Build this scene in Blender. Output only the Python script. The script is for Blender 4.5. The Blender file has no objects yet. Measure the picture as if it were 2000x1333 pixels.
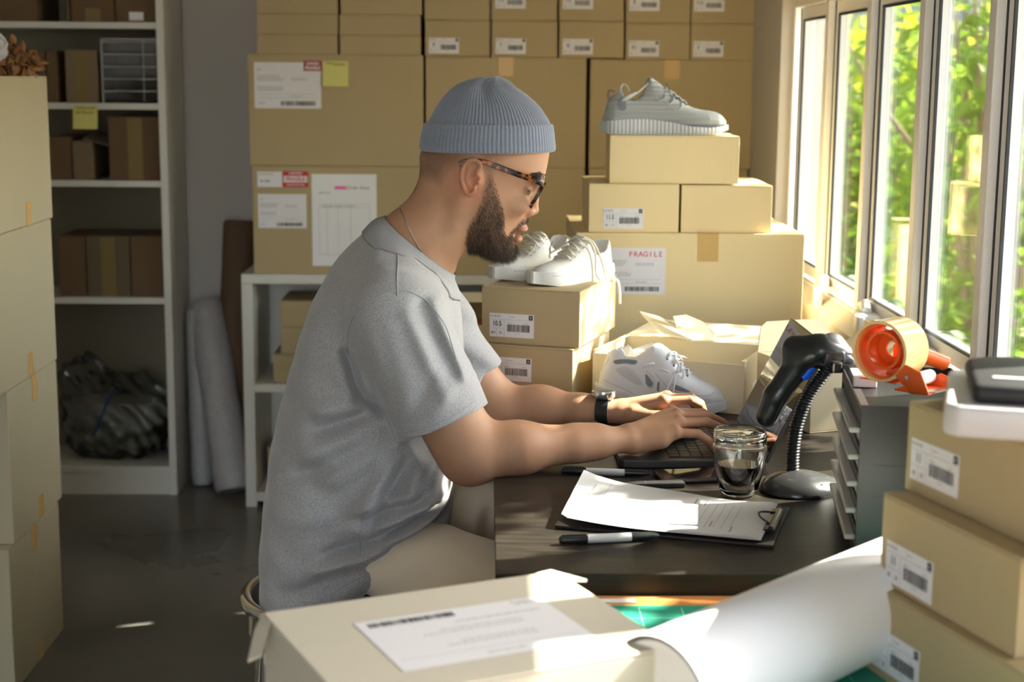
# Small online-shop packing room: a man types at a desk between stacks of boxes.
import bpy, bmesh, math, random
import numpy as np
from mathutils import Vector, Matrix, Euler
random.seed(7); rng = np.random.default_rng(11)
SC = bpy.context.scene; COL = SC.collection
PI = math.pi

# ------------------------------------------------------------------ camera
F_PX = 3000.0; CAM_H = 1.39; CX, CY = 1000.0, 666.5
PITCH = math.atan(516/3000.0); YAW = math.atan(55/3000.0*math.cos(PITCH)); ROLL = 0.008
FW = Vector((math.sin(YAW)*math.cos(PITCH), math.cos(YAW)*math.cos(PITCH), -math.sin(PITCH)))
R0 = Vector((math.cos(YAW), -math.sin(YAW), 0)); U0 = R0.cross(FW)
RT = R0*math.cos(ROLL) + U0*math.sin(ROLL); UP = U0*math.cos(ROLL) - R0*math.sin(ROLL)
cam_d = bpy.data.cameras.new('camera'); cam = bpy.data.objects.new('camera', cam_d); COL.objects.link(cam)
cam_d.sensor_width = 36; cam_d.lens = 36*F_PX/2000; cam_d.clip_start = .05; cam_d.clip_end = 200
cam.matrix_world = Matrix(((RT.x, UP.x, -FW.x, 0), (RT.y, UP.y, -FW.y, 0), (RT.z, UP.z, -FW.z, CAM_H), (0, 0, 0, 1)))
cam_d.dof.use_dof = True; cam_d.dof.focus_distance = 2.62; cam_d.dof.aperture_fstop = 4.8
SC.camera = cam

# ------------------------------------------------------------------ daylight and exposure
SC.view_settings.view_transform = 'Standard'; SC.view_settings.look = 'None'
SC.view_settings.gamma = 1.0; SC.view_settings.use_curve_mapping = False
SC.view_settings.exposure = -0.68
SUN_AZ, SUN_EL = math.radians(18), math.radians(39)      # from +X turned towards +Y
world = bpy.data.worlds.new('sky'); SC.world = world; world.use_nodes = True
wn = world.node_tree.nodes; wl = world.node_tree.links
wbg = wn['Background']; wsky = wn.new('ShaderNodeTexSky')
wsky.sky_type = 'NISHITA'; wsky.sun_disc = False; wsky.sun_elevation = SUN_EL
wsky.sun_rotation = PI/2 - SUN_AZ; wsky.air_density = 1.0; wsky.dust_density = 2.5; wsky.ozone_density = 1.0
wmix = wn.new('ShaderNodeMix'); wmix.data_type = 'RGBA'; wmix.inputs[0].default_value = .7
wmix.inputs[7].default_value = (1.0, .965, .91, 1)      # thin cloud veil whitens the sky
wl.new(wsky.outputs[0], wmix.inputs[6]); wl.new(wmix.outputs[2], wbg.inputs[0])
wbg.inputs[1].default_value = 7.5
sun_d = bpy.data.lights.new('sun', 'SUN'); sun = bpy.data.objects.new('sun', sun_d); COL.objects.link(sun)
sun_d.energy = 70; sun_d.angle = math.radians(.7); sun_d.color = (1, .93, .8)
sdir = Vector((math.cos(SUN_AZ)*math.cos(SUN_EL), math.sin(SUN_AZ)*math.cos(SUN_EL), math.sin(SUN_EL)))
sun.rotation_euler = sdir.to_track_quat('Z', 'Y').to_euler(); sun.location = sdir*12
SC.cycles.use_denoising = True; SC.cycles.max_bounces = 12; SC.cycles.diffuse_bounces = 5
SC.cycles.glossy_bounces = 4; SC.cycles.transmission_bounces = 12; SC.cycles.transparent_max_bounces = 16
SC.cycles.sample_clamp_indirect = 8; SC.cycles.caustics_reflective = False; SC.cycles.caustics_refractive = False
SC.cycles.use_adaptive_sampling = True; SC.cycles.adaptive_threshold = .02

def ray(u, v): return FW*F_PX + RT*(u-CX) + UP*(CY-v)
CAM = Vector((0, 0, CAM_H))
def pz(u, v, z): d = ray(u, v); return CAM + d*((z-CAM_H)/d.z)
def py(u, v, y): d = ray(u, v); return CAM + d*(y/d.y)
def px(u, v, x): d = ray(u, v); return CAM + d*(x/d.x)
# ------------------------------------------------------------------ materials
MATS = {}
def mat(name, col=(.5, .5, .5), rough=.6, metal=0, spec=.5, bump=None, var=0, varscale=20, trans=0, ior=1.45, alpha=1, coat=0, emis=0, sheen=0, sub=0):
    """bump: (kind, scale, strength, distance[, stretch]) with kind noise|wave_x|wave_y|wave_z"""
    if name in MATS: return MATS[name]
    m = bpy.data.materials.new(name); m.use_nodes = True; MATS[name] = m
    n, l = m.node_tree.nodes, m.node_tree.links; b = n['Principled BSDF']
    b.inputs['Base Color'].default_value = (*col, 1); b.inputs['Roughness'].default_value = rough
    b.inputs['Metallic'].default_value = metal; b.inputs['Specular IOR Level'].default_value = spec
    b.inputs['Transmission Weight'].default_value = trans; b.inputs['IOR'].default_value = ior
    b.inputs['Coat Weight'].default_value = coat; b.inputs['Alpha'].default_value = alpha
    b.inputs['Sheen Weight'].default_value = sheen
    if sub: b.inputs['Subsurface Weight'].default_value = sub; b.inputs['Subsurface Radius'].default_value = (1, .35, .2); b.inputs['Subsurface Scale'].default_value = .008
    tc = n.new('ShaderNodeTexCoord')
    if var:
        t = n.new('ShaderNodeTexNoise'); t.inputs['Scale'].default_value = varscale; t.inputs['Detail'].default_value = 5
        r = n.new('ShaderNodeMapRange'); r.inputs['To Min'].default_value = 1-var; r.inputs['To Max'].default_value = 1+var
        mx = n.new('ShaderNodeVectorMath'); mx.operation = 'SCALE'; mx.inputs[0].default_value = col
        l.new(tc.outputs['Object'], t.inputs['Vector']); l.new(t.outputs['Fac'], r.inputs['Value'])
        l.new(r.outputs[0], mx.inputs['Scale']); l.new(mx.outputs[0], b.inputs['Base Color'])
    if bump:
        kind, scale, strength, dist = bump[:4]
        if kind == 'noise':
            t = n.new('ShaderNodeTexNoise'); t.inputs['Detail'].default_value = 4
        else:
            t = n.new('ShaderNodeTexWave'); t.bands_direction = kind[-1].upper(); t.inputs['Distortion'].default_value = .3
        t.inputs['Scale'].default_value = scale
        if len(bump) > 4:
            mp = n.new('ShaderNodeMapping'); mp.inputs['Scale'].default_value = bump[4]
            l.new(tc.outputs['Object'], mp.inputs[0]); l.new(mp.outputs[0], t.inputs['Vector'])
        else: l.new(tc.outputs['Object'], t.inputs['Vector'])
        bp = n.new('ShaderNodeBump'); bp.inputs['Strength'].default_value = strength; bp.inputs['Distance'].default_value = dist
        l.new(t.outputs['Fac'], bp.inputs['Height']); l.new(bp.outputs[0], b.inputs['Normal'])
    return m

KRAFT_LIT = mat('kraft_card_lit', (.84, .67, .37), .75, bump=('wave_x', 24, .10, .0006), var=.05, varscale=6, spec=.25)  # lightened card colour stands in for window bounce light on the fragile pile
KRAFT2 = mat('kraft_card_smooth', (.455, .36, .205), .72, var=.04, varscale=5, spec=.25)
CARDPALE = mat('pale_card', (.47, .42, .29), .7, var=.04, varscale=5, spec=.25)
MAILER = mat('pale_mailer_card', (.60, .55, .445), .7, var=.03, spec=.25)
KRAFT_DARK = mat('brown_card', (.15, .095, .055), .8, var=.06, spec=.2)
CREAM_CARD = mat('cream_card', (.72, .63, .43), .7, var=.03, spec=.25)
EDGE = mat('card_edge', (.34, .22, .10), .85)
TAPE = mat('brown_tape', (.62, .40, .14), .3, spec=.5)
PAPER = mat('label_paper', (.80, .78, .80), .5, spec=.3)
WHITEP = mat('white_paper', (.86, .86, .87), .6, spec=.3)
INK = mat('black_ink', (.03, .03, .035), .6)
INKG = mat('grey_ink', (.36, .36, .38), .6)
REDINK = mat('red_ink', (.62, .06, .05), .5)
PINKINK = mat('pink_highlighter', (.9, .12, .5), .5)
STICKY = mat('yellow_note', (.72, .68, .22), .7)
WALLM = mat('wall_paint', (.52, .49, .465), .85, var=.02, varscale=3)
CREAMW = mat('cream_wall_paint', (.72, .68, .58), .8, var=.02, varscale=3)
CEILM = mat('ceiling_paint', (.75, .74, .72), .9)
SHELFM = mat('white_laminate', (.70, .69, .64), .45, var=.015, varscale=8)
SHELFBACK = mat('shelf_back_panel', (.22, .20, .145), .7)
ALU = mat('cream_aluminium', (.86, .83, .79), .35, metal=.0, spec=.6)
GASKET = mat('black_gasket', (.015, .018, .02), .5)
WHITEPL = mat('white_plastic', (.82, .82, .80), .3, spec=.6)
BLACKPL = mat('black_plastic', (.010, .012, .013), .28, spec=.55)
BLACKM = mat('black_matt', (.02, .02, .021), .55)
CHROME = mat('chrome', (.82, .78, .72), .12, metal=1)
STEELM = mat('steel', (.6, .6, .6), .25, metal=1)

def glassy(name, tint=(1, 1, 1), refl=.08, rough=0):
    """thin pane: transparent with a grazing reflection"""
    m = bpy.data.materials.new(name); m.use_nodes = True; n, l = m.node_tree.nodes, m.node_tree.links
    n.remove(n['Principled BSDF']); out = n['Material Output']
    t = n.new('ShaderNodeBsdfTransparent'); t.inputs[0].default_value = (*tint, 1)
    g = n.new('ShaderNodeBsdfGlossy'); g.inputs['Roughness'].default_value = rough
    fr = n.new('ShaderNodeFresnel'); fr.inputs[0].default_value = 1.45
    mx = n.new('ShaderNodeMixShader'); sc = n.new('ShaderNodeMath'); sc.operation = 'MULTIPLY'; sc.inputs[1].default_value = refl
    l.new(fr.outputs[0], sc.inputs[0]); l.new(sc.outputs[0], mx.inputs[0])
    l.new(t.outputs[0], mx.inputs[1]); l.new(g.outputs[0], mx.inputs[2]); l.new(mx.outputs[0], out.inputs[0]); MATS[name] = m
    return m
PANE = glassy('window_glass', (.97, .99, .98), .8)
CLEARPL = glassy('clear_plastic', (.92, .93, .93), 1.5, .10)

# ------------------------------------------------------------------ mesh helpers
class MB:
    def __init__(s): s.v = []; s.f = []
    def add(s, v, f):
        k = len(s.v); s.v += [tuple(p) for p in v]; s.f += [tuple(i+k for i in q) for q in f]; return s
    def box(s, a, b, M=None):
        x0, y0, z0 = a; x1, y1, z1 = b
        v = [(x0, y0, z0), (x1, y0, z0), (x1, y1, z0), (x0, y1, z0), (x0, y0, z1), (x1, y0, z1), (x1, y1, z1), (x0, y1, z1)]
        if M is not None: v = [M @ Vector(p) for p in v]
        return s.add(v, [(0, 3, 2, 1), (4, 5, 6, 7), (0, 1, 5, 4), (1, 2, 6, 5), (2, 3, 7, 6), (3, 0, 4, 7)])
    def cbox(s, c, d, M=None):
        return s.box([c[i]-d[i]/2 for i in range(3)], [c[i]+d[i]/2 for i in range(3)], M)
    def prism(s, pts, z0, z1, M=None):
        n = len(pts); v = [(x, y, z0) for x, y in pts] + [(x, y, z1) for x, y in pts]
        if M is not None: v = [M @ Vector(p) for p in v]
        return s.add(v, [tuple(range(n-1, -1, -1)), tuple(range(n, 2*n))] + [(i, (i+1) % n, n+(i+1) % n, n+i) for i in range(n)])
    def loft(s, rings, cap=True, closed=True):
        n = len(rings[0]); k = len(s.v); m = len(rings)
        v = [p for r in rings for p in r]; f = []
        for j in range(m-1):
            for i in range(n if closed else n-1):
                a = j*n+i; b = j*n+(i+1) % n; f.append((a, b, b+n, a+n))
        if cap: f += [tuple(range(n-1, -1, -1)), tuple(range((m-1)*n, m*n))]
        return s.add(v, f)
    def tube(s, pts, r, n=10, cap=True, flat=1.0, up=None):
        pts = [Vector(p) for p in pts]; m = len(pts); rings = []
        rs = r if hasattr(r, '__len__') else [r]*m
        ref = Vector(up) if up else None; prev = None
        for i, p in enumerate(pts):
            t = (pts[min(i+1, m-1)] - pts[max(i-1, 0)]).normalized()
            if ref is not None: a = (ref - t*ref.dot(t)).normalized()
            elif prev is None:
                a = t.orthogonal().normalized()
            else: a = (prev - t*prev.dot(t)).normalized()
            prev = a; b = t.cross(a)
            rings.append([p + a*math.cos(2*PI*k/n)*rs[i]*flat + b*math.sin(2*PI*k/n)*rs[i] for k in range(n)])
        return s.loft(rings, cap)
    def ring(s, c, A, B, r, n=48, m=8):
        """closed torus-like tube on the ellipse c + A cos + B sin"""
        c, A, B = Vector(c), Vector(A), Vector(B); nz = A.cross(B).normalized(); rings = []
        for i in range(n):
            t = 2*PI*i/n; p = c + A*math.cos(t) + B*math.sin(t); tg = (-A*math.sin(t)+B*math.cos(t)).normalized(); o = tg.cross(nz)
            rings.append([p + o*math.cos(2*PI*k/m)*r + nz*math.sin(2*PI*k/m)*r for k in range(m)])
        rings.append(rings[0]); return s.loft(rings, False)
    def lathe(s, prof, n=40, c=(0, 0, 0), cap=True):
        rings = [[(c[0]+r*math.cos(2*PI*k/n), c[1]+r*math.sin(2*PI*k/n), c[2]+z) for k in range(n)] for r, z in prof]
        return s.loft(rings, cap)
    def quad(s, *p): return s.add(p, [tuple(range(len(p)))])
    def mesh(s, name='m'):
        me = bpy.data.meshes.new(name); me.from_pydata([tuple(p) for p in s.v], [], s.f); me.update(); return me

def bevel_mesh(me, w, seg=2, ang=30):
    bm = bmesh.new(); bm.from_mesh(me)
    es = [e for e in bm.edges if len(e.link_faces) == 2 and e.calc_face_angle(0) > math.radians(ang)]
    bmesh.ops.bevel(bm, geom=es, offset=w, segments=seg, affect='EDGES', profile=.5, clamp_overlap=True)
    bm.to_mesh(me); bm.free(); return me
def fix_normals(me):
    bm = bmesh.new(); bm.from_mesh(me); bmesh.ops.recalc_face_normals(bm, faces=bm.faces); bm.to_mesh(me); bm.free(); return me

def obj(name, mb, m=None, parent=None, loc=(0, 0, 0), rot=(0, 0, 0), smooth=False, bevel=0, seg=2, M=None, fix=False):
    me = mb.mesh(name) if isinstance(mb, MB) else mb
    if fix: fix_normals(me)
    if bevel: bevel_mesh(me, bevel, seg)
    if m is not None:
        for q in (m if isinstance(m, (list, tuple)) else [m]): me.materials.append(q)
    if smooth == 'auto': 
        me.polygons.foreach_set('use_smooth', [True]*len(me.polygons)); me.update(); me.set_sharp_from_angle(angle=math.radians(38))
    elif smooth: me.polygons.foreach_set('use_smooth', [True]*len(me.polygons)); me.update()
    o = bpy.data.objects.new(name, me); COL.objects.link(o)
    if M is not None: o.matrix_basis = M
    else: o.location = loc; o.rotation_euler = rot
    if parent is not None: o.parent = parent
    return o
def tag(o, label, cat, group=None, kind=None):
    if label: o['label'] = label
    if cat: o['category'] = cat
    if group: o['group'] = group
    if kind: o['kind'] = kind
    return o
def thing(name, label, cat, loc=(0, 0, 0), rotz=0, group=None):
    o = bpy.data.objects.new(name, None); COL.objects.link(o); o.empty_display_size = .05
    o.location = loc; o.rotation_euler = (0, 0, rotz); return tag(o, label, cat, group)
def struct(name, mb, m, smooth=False, bevel=0, parent=None):
    o = obj(name, mb, m, parent, smooth=smooth, bevel=bevel)
    if parent is None: o['kind'] = 'structure'
    return o

_TX = {}
def text_geo(s, size, bold=0.0):
    """flat text as (verts, faces) centred on the origin"""
    key = (s, size, bold)
    if key in _TX: return _TX[key]
    c = bpy.data.curves.new('t', 'FONT'); c.body = s; c.size = size; c.align_x = 'CENTER'; c.align_y = 'CENTER'
    c.offset = bold; c.resolution_u = 3
    o = bpy.data.objects.new('t', c); COL.objects.link(o)
    me = bpy.data.meshes.new_from_object(o.evaluated_get(bpy.context.evaluated_depsgraph_get()))
    r = ([tuple(v.co) for v in me.vertices], [tuple(p.vertices) for p in me.polygons])
    bpy.data.objects.remove(o); bpy.data.meshes.remove(me); bpy.data.curves.remove(c); _TX[key] = r
    return r
def put_text(mb, s, x, y, size, bold=0, z=0, sx=1):
    v, f = text_geo(s, size, bold); mb.add([(p[0]*sx+x, p[1]+y, z) for p in v], f)
def rect(mb, x0, y0, x1, y1, z=0): mb.add([(x0, y0, z), (x1, y0, z), (x1, y1, z), (x0, y1, z)], [(0, 1, 2, 3)])
def bars(mb, x0, y0, x1, y1, seed=1, fill=.55):
    r = random.Random(seed); x = x0
    while x < x1:
        w = (x1-x0)*r.choice((.008, .012, .02, .03)); g = (x1-x0)*r.choice((.008, .012, .018))*(1-fill)*2
        rect(mb, x, y0, min(x+w, x1), y1); x += w+g
def lines(mb, x0, y0, x1, n, dy, h, seed=0, full=.9):
    """rows of tiny unreadable print: broken thin strokes"""
    r = random.Random(seed)
    for i in range(n):
        x = x0; y = y0-i*dy; xe = x0+(x1-x0)*r.uniform(full-.25, full)
        while x < xe:
            w = h*r.uniform(1.2, 5); rect(mb, x, y, min(x+w, xe), y+h); x += w+h*.8

def face_M(side, d, x=0, z=0, tilt=0):
    """matrix of a sticker lying on a side of a box of size d (origin at base centre)"""
    w, dd, h = d; e = .0004
    if side == 'front': M = Matrix(((1, 0, 0, x), (0, 0, -1, -dd/2-e), (0, 1, 0, z), (0, 0, 0, 1)))
    elif side == 'right': M = Matrix(((0, 0, 1, w/2+e), (1, 0, 0, x), (0, 1, 0, z), (0, 0, 0, 1)))
    elif side == 'left': M = Matrix(((0, 0, -1, -w/2-e), (-1, 0, 0, x), (0, 1, 0, z), (0, 0, 0, 1)))
    else: M = Matrix(((1, 0, 0, x), (0, 1, 0, z), (0, 0, 1, h+e), (0, 0, 0, 1)))
    return M @ Matrix.Rotation(tilt, 4, 'Z')

def sheet(name, w, h, m, parent, M, t=.0003):
    return obj(name, MB().box((-w/2, -h/2, 0), (w/2, h/2, t)), m, parent, M=M)
def local_pts(loc, rz, P): c, s = math.cos(rz), math.sin(rz); return [((p.x-loc[0])*c+(p.y-loc[1])*s, -(p.x-loc[0])*s+(p.y-loc[1])*c, p.z-loc[2]) for p in P]
def ink(mb, parent, m, name='print', z=.0005):
    return obj(name, mb, m, parent, loc=(0, 0, z))
SHOE_W, SHOE_H = .0945, .048
def shoe_label(parent, M, size='10.5', eu='44.5', uk='10', far=False):
    L = sheet('label', SHOE_W, SHOE_H, PAPER, parent, M); W, H = SHOE_W/2, SHOE_H/2; k = MB(); g = MB()
    for a in ((-W+.001, H*.48, W-.001, H*.48+.0005), (-W+.001, -H*.28, -W+.031, -H*.28+.0005)): rect(g, *a)
    for a in ((-W+.031, -H+.001, -W+.0315, H*.48), (-W+.015, -H+.001, -W+.0155, -H*.28), (-W+.041, H*.48, -W+.0415, H-.001)): rect(g, *a)
    rect(k, W-.011, H*.48+.0015, W-.0025, H-.0015)
    put_text(k, size, -W+.016, H*.12, .0145, .0003, sx=.8)
    put_text(k, eu, -W+.0078, -H*.66, .0075, .0001, sx=.75); put_text(k, uk, -W+.023, -H*.66, .0075, .0001, sx=.75)
    put_text(g, 'NA 1001228', -W+.012, H*.76, .0055, .0002, sx=.75)
    bars(k, -W+.038, -H*.52, W-.009, H*.10, seed=len(size)+int(float(size)*2))
    lines(g, -W+.038, H*.2, -W+.05, 1, .002, .0012, 2); lines(g, W-.02, H*.2, W-.009, 1, .002, .0012, 3)
    lines(g, -W+.044, H*.72, -W+.056, 1, .002, .0013, 5); lines(g, -W+.055, -H*.68, W-.024, 1, .002, .001, 4)
    put_text(g, '8', W-.0067, H*.74, .006, .0004, z=.0004)
    ink(k, L, INK, 'barcode'); ink(g, L, INKG, 'print'); return L
def ship_label(parent, M, w, h, head=None, headside=1, seed=1):
    """address label: small print, one rule, a long barcode"""
    L = sheet('label', w, h, PAPER, parent, M); W, H = w/2, h/2; k, g = MB(), MB(); u = w/.14
    lines(g, -W+.006*u, H-.016*u, -W+.02*u, 1, .003*u, .002*u, seed)
    lines(g, -W+.006*u, H-.028*u, W*.05, 4, .0035*u, .0013*u, seed+1); lines(g, -W+.006*u, -H*.08, -W*.1+.012, 3, .0035*u, .0013*u, seed+2)
    if w > .08: lines(g, W*.1, H-.034*u, W*.8, 2, .0035*u, .0013*u, seed+4)
    for y in (-H*.38, -H*.55): rect(g, -W+.006*u, y, W-.008*u, y+.0005*u)
    lines(g, W*.1, -H*.49, W*.6, 1, .003, .0014*u, seed+5)
    bars(k, -W*.22, -H*.88, W-.012*u, -H*.68, seed); lines(g, -W+.008*u, -H*.8, -W+.024*u, 1, .003, .002*u, seed+7)
    ink(k, L, INK, 'barcode'); ink(g, L, INKG, 'print')
    if head:
        r = MB(); [put_text(r, ch, W-.011*u-(len(head)-1-i_)*.0105*u, H-.014*u, .0155*u, .0002) for i_, ch in enumerate(head)]; ink(r, L, REDINK, 'fragile_print')
    return L

def tape_strip(parent, side, d, x, z0, z1, w=.05, top=0, name='tape', m=None):
    """strip of parcel tape on a side of a box, optionally running over onto the top"""
    M = face_M(side, d, x, (z0+z1)/2); h = z1-z0
    b = MB().box((-w/2, -h/2, 0), (w/2, h/2, .0003))
    if top: b.box((-w/2, h/2-.0003, -top), (w/2, h/2+.0006, .0003))
    return obj(name, b, m or TAPE, parent, M=M)

def carton(name, label, loc, d, rotz=0, m=KRAFT_LIT, group=None, cat='box', shut='plain', bev=.0018):
    """closed box, origin at base centre. shut 'shoe': lid panel and tucked front flap; 'case': flap seam on top"""
    w, dd, h = d; t = thing(name, label, cat, loc, rotz, group); e = .002
    if shut == 'shoe':
        obj('body', MB().box((-w/2+e, -dd/2+.0004, 0), (w/2-e, dd/2, h-.003)), m, t, bevel=.001)
        obj('front_panel', MB().box((-w/2, -dd/2, .001), (w/2, -dd/2+.003, h-.0035)), m, t, bevel=.001)
        obj('lid', MB().box((-w/2, -dd/2+.0005, h-.003), (w/2, dd/2, h)), m, t, bevel=.001)
    else:
        obj('body', MB().box((-w/2, -dd/2, 0), (w/2, dd/2, h-.003)), m, t, bevel=bev)
        g = .0012
        f = MB().box((-w/2+.001, -dd/2+.001, h-.0035), (w/2-.001, -g, h)); f.box((-w/2+.001, g, h-.0035), (w/2-.001, dd/2-.001, h))
        obj('top_flaps', f, m, t, bevel=.0008)
    return t
def copy_tree(o, parent=None):
    c = o.copy(); COL.objects.link(c); c.parent = parent
    for ch in [q for q in bpy.data.objects if q.parent == o]: copy_tree(ch, c)
    return c

# ------------------------------------------------------------------ signed-distance modelling (numpy, tiled surface nets)
def smin(a, b, k):
    h = np.clip(.5+.5*(b-a)/k, 0, 1); return b+(a-b)*h-k*h*(1-h)
def V3(p): return np.array((p[0], p[1], p[2]), float)
def cone(P, a, b, ra, rb):
    a, b = V3(a), V3(b); ba = b-a; t = np.clip(((P-a)@ba)/(ba@ba), 0, 1)
    q = P-a-t[:, None]*ba; return np.sqrt((q*q).sum(1))-(ra+(rb-ra)*t)
def ellip(P, c, r, Rm=None):
    q = P-V3(c)
    if Rm is not None: q = q@Rm
    r = np.array(r); k0 = np.sqrt(((q/r)**2).sum(1)); k1 = np.sqrt(((q/(r*r))**2).sum(1))+1e-9
    return k0*(k0-1)/k1
def chain(P, pts, rs, k=0):
    f = None
    for i in range(len(pts)-1):
        d = cone(P, pts[i], pts[i+1], rs[i], rs[i+1]); f = d if f is None else (smin(f, d, k) if k else np.minimum(f, d))
    return f
class Poly2:
    """signed distance of a polygon, tabulated on a grid"""
    def __init__(s, pts, res=.002, pad=.14):
        p = np.array(pts, float); s.lo = p.min(0)-pad; hi = p.max(0)+pad; s.res = res
        n = np.ceil((hi-s.lo)/res).astype(int)+1
        X, Y = np.meshgrid(s.lo[0]+np.arange(n[0])*res, s.lo[1]+np.arange(n[1])*res, indexing='ij')
        d = np.full(X.shape, 1e9); ins = np.zeros(X.shape, bool)
        for i in range(len(p)):
            a, b = p[i], p[(i+1) % len(p)]; e = b-a; wx, wy = X-a[0], Y-a[1]
            t = np.clip((wx*e[0]+wy*e[1])/(e@e+1e-12), 0, 1); d = np.minimum(d, (wx-e[0]*t)**2+(wy-e[1]*t)**2)
            c = ((a[1] > Y) != (b[1] > Y)); xi = a[0]+(Y-a[1])/(b[1]-a[1]+1e-12)*(b[0]-a[0]); ins ^= c & (X < xi)
        d = np.sqrt(d); s.g = np.where(ins, d, -d); s.n = n
    def __call__(s, x, y):
        fx = np.clip((x-s.lo[0])/s.res, 0, s.n[0]-1.001); fy = np.clip((y-s.lo[1])/s.res, 0, s.n[1]-1.001)
        i, j = fx.astype(int), fy.astype(int); a, b = fx-i, fy-j; g = s.g
        return (g[i, j]*(1-a)*(1-b)+g[i+1, j]*a*(1-b)+g[i, j+1]*(1-a)*b+g[i+1, j+1]*a*b)
def spline(pts, n=6):
    """closed Catmull-Rom through 2-D points"""
    p = [np.array(q, float) for q in pts]; o = []; m = len(p)
    for i in range(m):
        a, b, c, d = p[i-1], p[i], p[(i+1) % m], p[(i+2) % m]
        for k in range(n):
            t = k/n; o.append(.5*((2*b)+(-a+c)*t+(2*a-5*b+4*c-d)*t*t+(-a+3*b-3*c+d)*t**3))
    return o
def opens(pts, n=6):
    """open Catmull-Rom through points of any dimension"""
    p = [np.array(q, float) for q in pts]; p = [2*p[0]-p[1]]+p+[2*p[-1]-p[-2]]; o = []
    for i in range(1, len(p)-2):
        a, b, c, d = p[i-1], p[i], p[i+1], p[i+2]
        for k in range(n):
            t = k/n; o.append(.5*((2*b)+(-a+c)*t+(2*a-5*b+4*c-d)*t*t+(-a+3*b-3*c+d)*t**3))
    o.append(p[-2]); return o
def inflate(P, poly, R, W, yc, p=2.0):
    d = poly(P[:, 0], P[:, 2]); q = np.clip(R-d, 0, None)/R
    y = np.abs(P[:, 1]-yc)/W
    return ((q**p+y**p)**(1/p)-1)*R

def nets(fn, lo, hi, h, T=16, lip=1.6):
    """mesh of fn = 0 inside the box lo..hi at cell size h"""
    lo = np.array(lo, float); hi = np.array(hi, float); nt = np.ceil((hi-lo)/(h*T)).astype(int)
    C = np.stack(np.meshgrid(*[np.arange(k) for k in nt], indexing='ij'), -1).reshape(-1, 3)
    cc = lo+(C+.5)*T*h; f = fn(cc); tiles = C[np.abs(f) < T*h*.87*lip+.012]
    g = np.arange(T+2); G = np.stack(np.meshgrid(g, g, g, indexing='ij'), -1).reshape(-1, 3)
    keys = []; pos = []; quads = []
    N = (nt*T+3).astype(np.int64); K = lambda a: (a[..., 0]*N[1]+a[..., 1])*N[2]+a[..., 2]
    cor = np.array([(i, j, k) for i in (0, 1) for j in (0, 1) for k in (0, 1)])
    edg = [(a, b) for a in range(8) for b in range(a+1, 8) if np.abs(cor[a]-cor[b]).sum() == 1]
    n = T+2
    for t in tiles:
        base = t*T; F = fn(lo+(base+G)*h).reshape(n, n, n)
        if (F > 0).all() or (F < 0).all(): continue
        S = F < 0; c = np.stack([S[a:a+n-1, b:b+n-1, d:d+n-1] for a, b, d in cor], -1); s = c.sum(-1)
        idx = np.argwhere((s > 0) & (s < 8))
        if len(idx) == 0: continue
        fv = np.stack([F[idx[:, 0]+a, idx[:, 1]+b, idx[:, 2]+d] for a, b, d in cor], -1)
        acc = np.zeros((len(idx), 3)); cnt = np.zeros(len(idx))
        for a, b in edg:
            fa, fb = fv[:, a], fv[:, b]; m = (fa < 0) != (fb < 0); tt = np.where(m, fa/(fa-fb+1e-20), 0)
            acc += np.where(m[:, None], cor[a]+(cor[b]-cor[a])*tt[:, None], 0); cnt += m
        keys.append(K(idx+base)); pos.append(lo+(idx+base+acc/cnt[:, None])*h)
        for ax in range(3):
            o = [0, 0, 0]; o[ax] = 1; A = S[:n-1, :n-1, :n-1]; B = S[o[0]:o[0]+n-1, o[1]:o[1]+n-1, o[2]:o[2]+n-1]
            e = np.argwhere(A != B); e = e[(e >= 1).all(1) & (e <= T).all(1)]
            if len(e) == 0: continue
            u, w = [(1, 2), (2, 0), (0, 1)][ax]; U = np.zeros(3, int); U[u] = 1; W = np.zeros(3, int); W[w] = 1
            q = np.stack([K(e+base), K(e-U+base), K(e-U-W+base), K(e-W+base)], 1)
            fl = A[e[:, 0], e[:, 1], e[:, 2]]; q[~fl] = q[~fl][:, ::-1]; quads.append(q)
    keys = np.concatenate(keys); pos = np.concatenate(pos); quads = np.concatenate(quads)
    uk, fi = np.unique(keys, return_index=True); V = pos[fi]
    Q = np.searchsorted(uk, quads); Q = np.clip(Q, 0, len(uk)-1); ok = (uk[Q] == quads).all(1); Q = Q[ok]
    return V, Q
def biggest(V, Q):
    """keep the largest connected piece"""
    L = np.arange(len(V)); E = np.concatenate([Q[:, [0, 1]], Q[:, [1, 2]], Q[:, [2, 3]], Q[:, [3, 0]]])
    while True:
        a, b = L[E[:, 0]], L[E[:, 1]]; m = np.minimum(a, b); N_ = L.copy(); np.minimum.at(N_, a, m); np.minimum.at(N_, b, m)
        N_ = N_[N_]; N_ = N_[N_]
        if (N_ == L).all(): break
        L = N_
    r = np.bincount(L).argmax(); keep = L == r; idx = np.cumsum(keep)-1; Q = Q[keep[Q].all(1)]
    return V[keep], idx[Q]
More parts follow.
